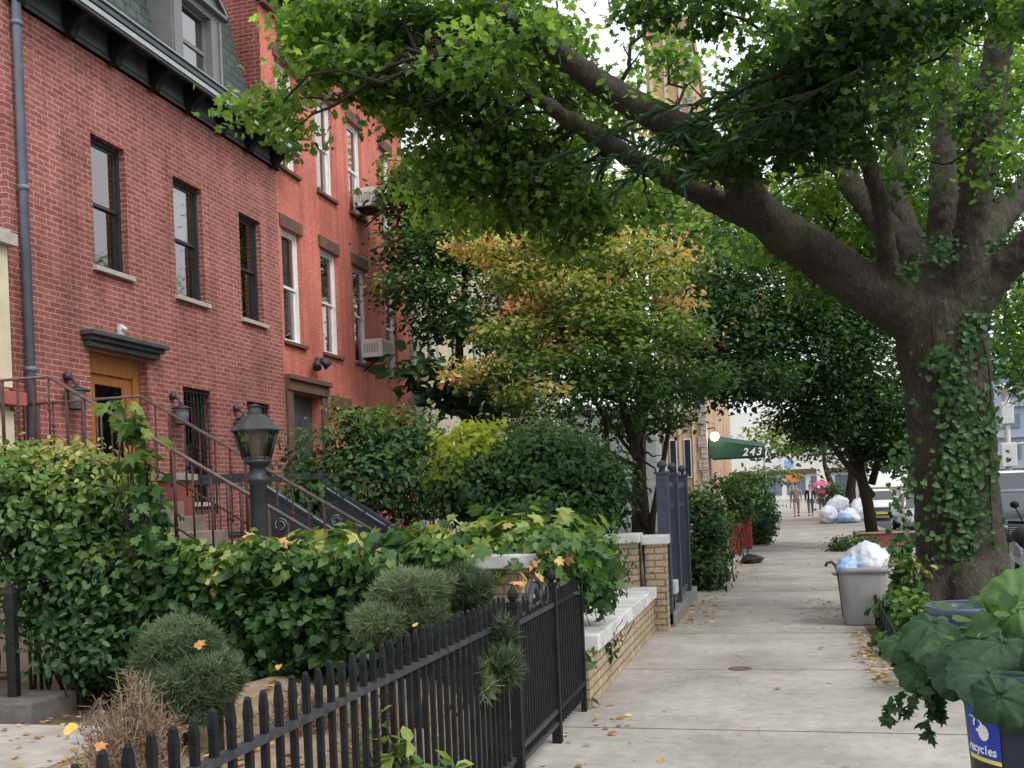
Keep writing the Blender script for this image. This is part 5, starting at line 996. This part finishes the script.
shrub('flowering_bush', 'big rounded shrub with pale green tips at the left edge, in front of the stoop', fillers([cl(*a) for a in [(40, 520, 8.7, 80, 70, .55, 2600, .38), (90, 490, 8.7, 50, 42, .4, 900, .56), (-20, 500, 8.8, 60, 60, .5, 900, .4), (75, 595, 8.6, 74, 56, .5, 2000, .2), (110, 560, 8.6, 40, 60, .35, 1000, .26), (40, 464, 8.8, 60, 20, .35, 600, .5), (88, 650, 8.3, 46, 34, .35, 800, .22)]]), .072, 'oval', per=12, spread=.12, tj=.07)
shrub('climbing_vine', 'thin upright vine with drooping lobed leaves in front of the wooden door', [cl(*a) for a in [(124, 412, 8.3, 20, 7, .12, 16, .42), (135, 440, 8.3, 16, 14, .14, 28, .36), (140, 475, 8.3, 16, 22, .15, 50, .3), (144, 510, 8.3, 15, 24, .15, 60, .32), (150, 540, 8.3, 18, 18, .15, 50, .34)]], .12, 'maple', per=4, spread=.07, gap=-2, group=None, cat='vine', droop=.9, stems=8)
hc = []
for i in range(26):
    t = i/25; x = -5.75+4.0*t; zc = .62+.05*math.sin(i*1.7); hc.append(((x, 7.42, zc), (.22, .20, .60), 640, .22+.08*math.sin(i*2.3)))
    hc.append(((x, 7.36, 1.16+.05*math.sin(i*1.3)), (.2, .18, .12), 170, .38+.1*math.sin(i*.9)))
shrub('ivy_hedge', 'long ivy covered hedge across the yard, behind the dwarf pines', hc, .07, 'heart', per=8, spread=.09, gap=-.5, cat='hedge', droop=.7, stems=60, tj=.09)
HB = thing('hedge_fence', (-4, 7.45, 0), 'dark iron fence panel buried inside the ivy hedge', 'fence'); m = MB(); m.box(-5.7, -2.2, 7.44, 7.47, .05, 1.02); m.build('panel', M['iron'], HB)
lv = [cl(*a) for a in [(330, 546, 8.3, 40, 10, .2, 90, .5), (400, 545, 8.1, 40, 11, .2, 100, .42), (470, 540, 8.0, 45, 12, .2, 120, .45), (520, 535, 7.9, 34, 12, .2, 100, .5), (250, 556, 8.4, 40, 8, .2, 80, .55), (440, 560, 7.9, 60, 12, .15, 120, .38), (560, 534, 8.2, 22, 12, .2, 60, .38)]]
shrub('grape_vine', 'large leaved vine sprawling along the top of the ivy hedge', lv, .12, 'maple', per=5, spread=.13, gap=-2, cat='vine', droop=.3, up=1.2)
rv = [cl(*a) for a in [(562, 556, 7.2, 28, 12, .15, 22, .99), (525, 578, 7.1, 20, 10, .12, 22, .97), (545, 575, 7.3, 40, 12, .15, 60, .35), (592, 548, 8.3, 22, 16, .3, 110, .34), (590, 590, 8.2, 20, 22, .25, 120, .26), (578, 572, 7.6, 18, 22, .2, 90, .36), (590, 560, 9.0, 16, 24, .3, 160, .25), (550, 545, 7.5, 40, 9, .2, 90, .4), ]]
shrub('creeper', 'creeper with some red leaves spilling over the white coping and vine covered pier', rv, .085, 'maple', per=6, spread=.09, gap=-1, cat='creeper', tj=.05, stems=2, stemz=.6)
shrub('wall_shrub', 'dark small leaved shrub growing behind the low tan wall, left of the piers', fillers([cl(*a) for a in [(590, 560, 9.6, 20, 30, .35, 900, .16), (605, 590, 9.8, 14, 24, .3, 600, .12), (612, 560, 10.6, 12, 26, .3, 500, .2)]]), .055, 'oval', per=9, spread=.09)
shrub('creeper_sprig', 'single dark sprig hanging over the white coping of the low wall', [cl(606, 640, 8.3, 12, 6, .06, 16, .1), cl(618, 650, 8.3, 10, 4, .05, 10, .1)], .07, 'oval', per=4, spread=.05, gap=-3, cat='creeper', stems=2, stemz=.56)
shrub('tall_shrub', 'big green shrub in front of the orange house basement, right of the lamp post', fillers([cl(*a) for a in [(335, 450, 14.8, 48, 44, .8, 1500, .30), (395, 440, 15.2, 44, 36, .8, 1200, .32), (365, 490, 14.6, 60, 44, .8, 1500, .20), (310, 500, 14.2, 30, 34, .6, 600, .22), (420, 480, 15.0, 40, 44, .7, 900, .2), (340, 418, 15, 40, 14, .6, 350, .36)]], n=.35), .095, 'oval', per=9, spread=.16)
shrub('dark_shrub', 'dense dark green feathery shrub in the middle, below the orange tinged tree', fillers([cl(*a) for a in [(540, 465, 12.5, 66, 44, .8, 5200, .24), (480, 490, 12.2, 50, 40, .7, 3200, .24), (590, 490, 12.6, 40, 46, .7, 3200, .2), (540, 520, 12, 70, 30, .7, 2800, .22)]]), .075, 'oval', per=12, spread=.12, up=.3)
shrub('golden_shrub', 'bright yellow green shrub between the two larger dark shrubs', [cl(*a) for a in [(468, 445, 12.1, 26, 22, .4, 620, .72), (450, 470, 12.0, 22, 20, .35, 420, .62), (490, 425, 12.7, 14, 9, .3, 110, .68)]], .085, 'oval', M['golden'], per=9, spread=.09, gap=0)
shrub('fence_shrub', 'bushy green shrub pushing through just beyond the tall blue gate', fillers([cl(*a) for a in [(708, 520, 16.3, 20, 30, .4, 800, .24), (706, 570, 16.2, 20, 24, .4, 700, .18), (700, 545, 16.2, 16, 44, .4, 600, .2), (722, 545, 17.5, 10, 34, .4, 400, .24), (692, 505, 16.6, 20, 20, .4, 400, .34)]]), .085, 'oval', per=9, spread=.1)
o = shrub('round_hedge', 'clipped dark hedge with rounded top bulging onto the pavement past the red gate', fillers([((-.55, 29.6, .78), (.62, 1.1, .9), 5200, .12), ((-.8, 31, .85), (.7, 1.3, 1.0), 3600, .12)]), .07, 'oval', per=10, spread=.05, gap=-3, cat='hedge', shell=.9)
shrub('hedge', 'green hedge behind the red gate posts, under the awning', fillers([cl(*a) for a in [(745, 500, 24, 22, 22, .8, 700, .28), (735, 485, 26, 30, 12, 1, 600, .34), (770, 478, 40, 34, 12, 1.2, 600, .38)]]), .12, 'oval', per=9, spread=.14)
shrub('low_shrub', 'low green shrub at the foot of the slim street tree', fillers([cl(*a) for a in [(845, 547, 24.5, 17, 11, .5, 500, .24), (862, 545, 25, 14, 11, .5, 360, .26)]]), .1, 'oval', per=9, spread=.1)
shrub('far_shrub', 'dark rounded shrub left of the heap of trash bags', fillers([cl(*a) for a in [(835, 497, 50, 14, 15, 1.0, 600, .24)]]), .16, 'oval', per=9, spread=.2)
shrub('pit_shrub', 'leafy ground plants inside the low black tree pit fence', fillers([cl(*a) for a in [(903, 608, 10.6, 20, 12, .4, 420, .3), (908, 645, 9.3, 24, 14, .35, 420, .2), (925, 625, 9.8, 24, 20, .4, 420, .26), (930, 665, 8.9, 30, 12, .3, 380, .16)]]), .07, 'heart', per=7, spread=.08, gap=-1, cat='plant')
shrub('pit_creeper', 'yellow green creeper at the left foot of the huge maple, behind the trash can', [cl(*a) for a in [(905, 575, 11.6, 12, 20, .2, 110, .5), (900, 555, 11.8, 10, 14, .2, 70, .4)]], .09, 'heart', per=6, spread=.09, gap=-1, cat='creeper')
# dwarf conifers
def conifer(label, cl_, tone, size=.075, per=14, stems=5, group='dwarf pines in the front garden'):
    C0 = np.mean([np.array(c_[0]) for c_ in cl_], 0); T = thing('dwarf_pine', (C0[0], C0[1], 0), label, 'dwarf pine', group); P, D, TT = [], [], []; m = MB()
    for c_, r_, n_, t_ in cl_:
        gp = Gap(3.0)
        a = Vector((c_[0], c_[1], .0)); p2, r2 = wander(a if c_[2] < .62 or r_[0] > .12 else Vector((c_[0]-.15, c_[1]+.1, .5)), Vector(c_), .03 if r_[0] > .12 else .008, .008, 4, .04); m.tube(p2, r2, 6)
        d = norm(RNG.normal(size=(n_, 3))); rad = RNG.uniform(.72, 1.0, (n_, 1)); Q = np.array(c_)+d*rad*np.array(r_)*(1+.16*gp(d*1.3)[:, None])
        for k in range(n_):
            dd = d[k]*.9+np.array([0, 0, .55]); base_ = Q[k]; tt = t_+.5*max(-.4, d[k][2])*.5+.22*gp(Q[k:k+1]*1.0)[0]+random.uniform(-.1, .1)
            for j in range(per):
                P.append(base_+RNG.normal(size=3)*.012); D.append(dd+RNG.normal(size=3)*.5); TT.append(tt)
    m.build('stems', M['bark2'], T); P = np.array(P); ok = P[:, 2] > .01
    link('needles', leaf_mesh('needles', P[ok], size, np.array(TT)[ok], 'needle', M['needle'], dirs=np.array(D)[ok], up=.1, rnd=1, droop=0, jit=.4), T); return T
conifer('rounded dwarf pine with an orange leaf on top, nearest the left corner', [cl(*a) for a in [(182, 650, 6.7, 36, 32, .27, 1100, .5), (192, 690, 6.5, 44, 32, .28, 1000, .3), (165, 668, 6.8, 26, 26, .2, 450, .45), (218, 678, 6.5, 22, 22, .18, 420, .35)]], .4, .06)
conifer('rounded dwarf pine with a yellow leaf beside it, tallest behind the picket fence', [cl(*a) for a in [(410, 594, 6.6, 34, 24, .24, 1000, .5), (382, 622, 6.4, 30, 16, .2, 500, .42), (420, 618, 6.5, 28, 16, .2, 420, .3)]], .4, .06)
conifer('darker dwarf pine half hidden behind the taller one', [cl(*a) for a in [(462, 590, 6.9, 28, 20, .2, 800, .25)]], .3, .06)
conifer('loose pine tuft poking out between the iron pickets by the gate', [cl(*a) for a in [(500, 668, 5.12, 17, 14, .08, 200, .28), (466, 672, 5.0, 14, 10, .06, 90, .3), (502, 640, 5.2, 6, 18, .05, 60, .15), (478, 688, 5.0, 12, 6, .05, 40, .7)]], .3, .07)
# dry brown bushes
def dry_bush(label, base, spread, h, n, group='dry brown bushes in the front garden'):
    T = thing('dry_bush', base, label, 'dry bush', group); m = MB(); P, D = [], []; base = Vector(base)
    for k in range(n):
        a = random.uniform(0, 2*PI); e = random.uniform(.0, 1)**.6; d = Vector((math.cos(a)*e*spread, math.sin(a)*e*spread, h*(1-.55*e*e)*random.uniform(.7, 1.1)))
        pts, rr = wander(base+Vector((math.cos(a)*.05, math.sin(a)*.05, .0)), base+d, .006, .0022, 5, .06); m.tube(pts, rr, 4)
        for i in range(2, 6):
            for q in range(5):
                P.append(pts[i]+Vector((random.gauss(0, .012), random.gauss(0, .012), random.gauss(0, .012)))); D.append((d.x+random.uniform(-.5, .5), d.y+random.uniform(-.5, .5), .35))
                if q < 2:
                    e2 = pts[i]+Vector((random.uniform(-1, 1), random.uniform(-1, 1), random.uniform(0, 1.2)))*.07; m.tube([pts[i], e2], [.003, .0015], 3)
    m.build('twigs', M['bag'] if False else M['drytwig'], T); link('dead_leaves', leaf_mesh('dead_leaves', P, .045, RNG.uniform(0, 1, len(P)), 'needle', M['dry'], dirs=D, up=.3, rnd=1, droop=0), T)
M['drytwig'] = plain('dry_twig_wood', (.25, .17, .12), .9, .3, 20)
def gp0(u, v, z): p = at(u, v, z); p.z = 0; return p
dry_bush('largest dry brown bush, in the lower left corner behind the pickets', gp0(132, 760, 5.6), .30, .66, 150)
dry_bush('dry brown bush low in the corner, partly cut by the front pickets', gp0(175, 760, 5.0), .26, .34, 70)
dry_bush('small dry brown bush between the pale soil and the ivy hedge', gp0(300, 690, 6.7), .22, .42, 60)
dry_bush('dry brown tuft at the left side of the tallest dwarf pine', gp0(368, 680, 6.0), .20, .36, 55)
# weed outside the fence
P = []; D = []; m = MB(); T = thing('garden_weed', (-1.3, 3.3, 0), 'bright green weed growing through the bottom of the picket fence', 'plant')
for k, (u, v) in enumerate([(382, 712), (398, 730), (365, 735), (420, 765), (392, 755), (372, 760), (410, 742), (440, 760), (455, 768), (385, 722)]):
    p = at(u, v, 3.75); b_ = at(395+(k-5)*6, 800, 3.75); pts, rr = wander(b_, p, .005, .002, 5, .05); m.tube(pts, rr, 5)
    for j in range(7): q = pts[random.randint(2, 5)]; P.append(q); D.append((random.uniform(-1, 1), random.uniform(-1, 1), random.uniform(-.2, .6)))
m.build('stems', M['leafstem'] if 'leafstem' in M else M['bark2'], T); link('leaves', leaf_mesh('leaves', P, .075, RNG.uniform(.4, .62, len(P)), 'oval', M['leaf'], dirs=D, up=1, rnd=.4), T)
# single fallen leaves one can point at
def single(label, u, v, z, size, tone, nrm=(0, -.6, .6), shape='maple'):
    p = at(u, v, z); T = link('fallen_leaf', leaf_mesh('fallen_leaf', [(0, 0, 0)], size, tone, shape, M['single'], nrm=np.array([nrm]), up=.2, rnd=.15), None); T.location = p; tag(T, label, 'leaf', 'bright fallen leaves caught in the garden')
M['single'] = leafmat('bright_leaf', [(0, (.50, .20, .06)), (.5, (.58, .34, .10)), (1, (.66, .48, .09))], .1)
single('large yellow leaf caught on the dry bush in the lower left corner', 72, 732, 5.45, .085, 1, shape='heart')
single('orange leaf lying on top of the rounded dwarf pine', 197, 648, 6.35, .07, .2)
single('small orange leaf above the pale soil by the pickets', 279, 665, 6.3, .05, 0, shape='heart')
single('yellow leaf beside the tallest dwarf pine', 416, 626, 6.1, .065, 1, shape='heart')
single('dull orange leaf low in the dry bush behind the first pickets', 96, 748, 5.2, .07, .1)
# fallen leaves lying about: nobody could count them
P = []; TT = []
def scatter(n, x0, x1, y0, y1, z, lo=.2, hi=1., pw=None):
    for k in range(n):
        P.append((random.uniform(x0, x1), random.uniform(y0, y1), z+random.uniform(.003, .02))); TT.append(random.uniform(lo, hi))
scatter(420, -8, -1.6, 4.9, 7.2, .012); [(P.append((x_, y_, bedz(x_, y_)+.01)), TT.append(random.uniform(0, .7))) for x_, y_ in [(random.uniform(-4.5, -1.7), random.uniform(2.2, 7.2)) for k in range(700)]]; scatter(60, -1.3, 3.2, 4, 14, 0); scatter(90, -1.2, 3.2, 12, 30, 0); scatter(260, -1.15, -.75, 12, 22, 0, .4, 1); scatter(120, -.9, -.3, 18, 25, 0, .4, 1)
for k in range(150): P.append((.80+random.gauss(0, .06), random.uniform(8.2, 11.4), random.uniform(.004, .05))); TT.append(random.uniform(.5, 1))
for k in range(60): P.append((.55+random.gauss(0, .15), random.uniform(12.6, 14.6), random.uniform(.004, .03))); TT.append(random.uniform(.2, .8))
for k in range(60): P.append((-1.15+random.gauss(0, .08), random.uniform(11.9, 14.6), random.uniform(.004, .04))); TT.append(random.uniform(.5, 1))
for k in range(25): P.append((-1.2+random.gauss(0, .12), random.uniform(5.6, 7.6), random.uniform(.004, .01))); TT.append(random.uniform(.1, .9))
tag(link('fallen_leaves', leaf_mesh('fallen_leaves', P, .055, TT, 'oval', M['litter'], up=2.2, rnd=.35, jit=.5)), 'yellow and brown fallen leaves scattered along the pavement edges and garden', 'fallen leaves', kind='stuff')
# ================================================================ BROAD LEAVED PLANT OVER THE BINS
BP = thing('broad_leaved_plant', (1.9, 5.6, 0), 'plant with huge broad green leaves spilling over the blue tub and navy bin', 'plant')
def big_leaf(c, size, dirv_, nv, tone, name='leaf', aspect=1.0):
    bm = bmesh.new(); t = Vector(dirv_).normalized(); n_ = Vector(nv); n_ = (n_-t*n_.dot(t)).normalized(); s_ = t.cross(n_); NR, NA = 7, 70; rows = []
    ph = random.uniform(0, 6); ctr = bm.verts.new(c)
    for i in range(1, NR+1):
        ring = []
        for j in range(NA):
            a = 2*PI*j/NA; r_ = size*.5*(1+.10*math.cos(a)-.42*math.exp(-((a-PI)/.28)**2)+.07*math.sin(5*a+ph)+.05*math.sin(3*a+ph*2)+.03*math.cos(17*a)); q = i/NR
            z_ = .07*size*math.sin(q*PI*.8)*(.75+.25*math.cos(7*a))-.22*size*q**2.2*(1+.3*math.sin(2*a+ph))+.035*size*math.sin(7*a+ph)*q*q+.02*size*math.sin(15*a)*q**3
            ring.append(bm.verts.new(Vector(c)+t*(r_*q*math.cos(a)+size*.12)+s_*(r_*q*math.sin(a)*aspect)+n_*z_))
        rows.append(ring)
    for j in range(NA): bm.faces.new((ctr, rows[0][j], rows[0][(j+1) % NA]))
    for i in range(NR-1):
        for j in range(NA): bm.faces.new((rows[i][j], rows[i+1][j], rows[i+1][(j+1) % NA], rows[i][(j+1) % NA]))
    me = bpy.data.meshes.new(name); bm.to_mesh(me); bm.free()
    for p in me.polygons: p.use_smooth = True
    a = me.attributes.new('tone', 'FLOAT', 'POINT'); tv = [tone+.2]+[min(1, tone+(.24 if (j % 10) == 0 else (.07 if (j % 10) in (1, 9) else random.uniform(-.06, .04)))*(1-.35*i/NR)-.05*math.sin(j*.4+ph)) for i in range(NR) for j in range(NA)]; a.data.foreach_set('value', tv); me.materials.append(M['bigleaf']); return link(name, me, BP)
M['bigleaf'] = leafmat('broad_big_leaf', [(0, (.018, .05, .026)), (.5, (.045, .11, .045)), (1, (.14, .27, .09))], .25, .55)

root = Vector((rb.x+.1, rb.y+.35, 0)); m = MB()
for (u, v, z, s_, d, nv, tn) in [(938, 622, 4.9, .30, (-1, -.3, -.3), (0, -.35, 1), .25), (1005, 640, 4.3, .38, (-.6, -.6, -.3), (-.1, -.7, .8), .22), (992, 672, 4.1, .30, (-.3, -.5, -.3), (.1, -1, .5), .12), (1008, 608, 4.5, .40, (.9, -.1, .3), (-.2, -.9, .5), .75), (922, 668, 4.9, .20, (-1, 0, -.3), (0, -.8, .6), .3), (946, 676, 4.8, .16, (-.6, .3, -.3), (0, -.6, .9), .45), (1030, 672, 4.0, .36, (.6, -.5, -.5), (0, -1, .5), .15), (975, 632, 4.7, .22, (0, -.4, .2), (0, -.7, .8), .5), (968, 664, 4.4, .26, (-.6, -.2, -.3), (0, -1, .6), .15), (985, 598, 4.8, .11, (-1, .1, .1), (0, -.3, 1), .5), (1040, 640, 4.2, .36, (.6, -.4, .1), (0, -.8, .8), .4), (903, 640, 5.0, .18, (-.8, -.3, -.5), (0, -.6, .8), .35), (950, 645, 4.7, .24, (-.8, -.3, -.2), (.1, -.7, .8), .4), (1000, 690, 3.95, .22, (-.2, -.2, -1), (-.2, -1, .3), .2), (1025, 700, 3.95, .24, (.3, -.2, -1), (0, -1, .3), .15)]:
    c = at(u, v, z); big_leaf(c, s_, d, nv, tn); P_, R_ = wander(root, c, .012, .006, 6, .05, .1); m.tube(P_, R_, 6)
M['leafstem'] = plain('green_stem', (.10, .18, .05), .6, .2, 8); m.build('stems', M['leafstem'], BP)
P, D = [], []; m = MB()
for (a, b_) in [((930, 672), (925, 735)), ((932, 674), (905, 712)), ((905, 690), (886, 722)), ((940, 680), (930, 720)), ((935, 680), (938, 716))]:
    A, B_ = at(*a, 4.7), at(*b_, 4.7); pts, rr = wander(A, B_, .004, .002, 6, .06); m.tube(pts, rr, 5)
    for q in pts[1:]:
        for j in range(3): P.append(q+Vector((random.gauss(0, .015), random.gauss(0, .015), random.gauss(0, .012)))); D.append((random.uniform(-1, 1), random.uniform(-.5, .5), -.8))
m.build('trailing_stems', M['leafstem'], BP); link('trailing_leaves', leaf_mesh('trailing_leaves', P, .052, RNG.uniform(0, .3, len(P)), 'maple', M['leaf'], dirs=D, up=.3, rnd=.6), BP)
link('small_leaves', leaf_mesh('small_leaves', [at(random.gauss(990, 22), random.gauss(640, 18), random.uniform(4.3, 4.7)) for k in range(90)], .075, RNG.uniform(.15, .5, 90), 'heart', M['leaf'], nrm=np.tile([0, -.8, .5], (90, 1)), rnd=.6), BP)
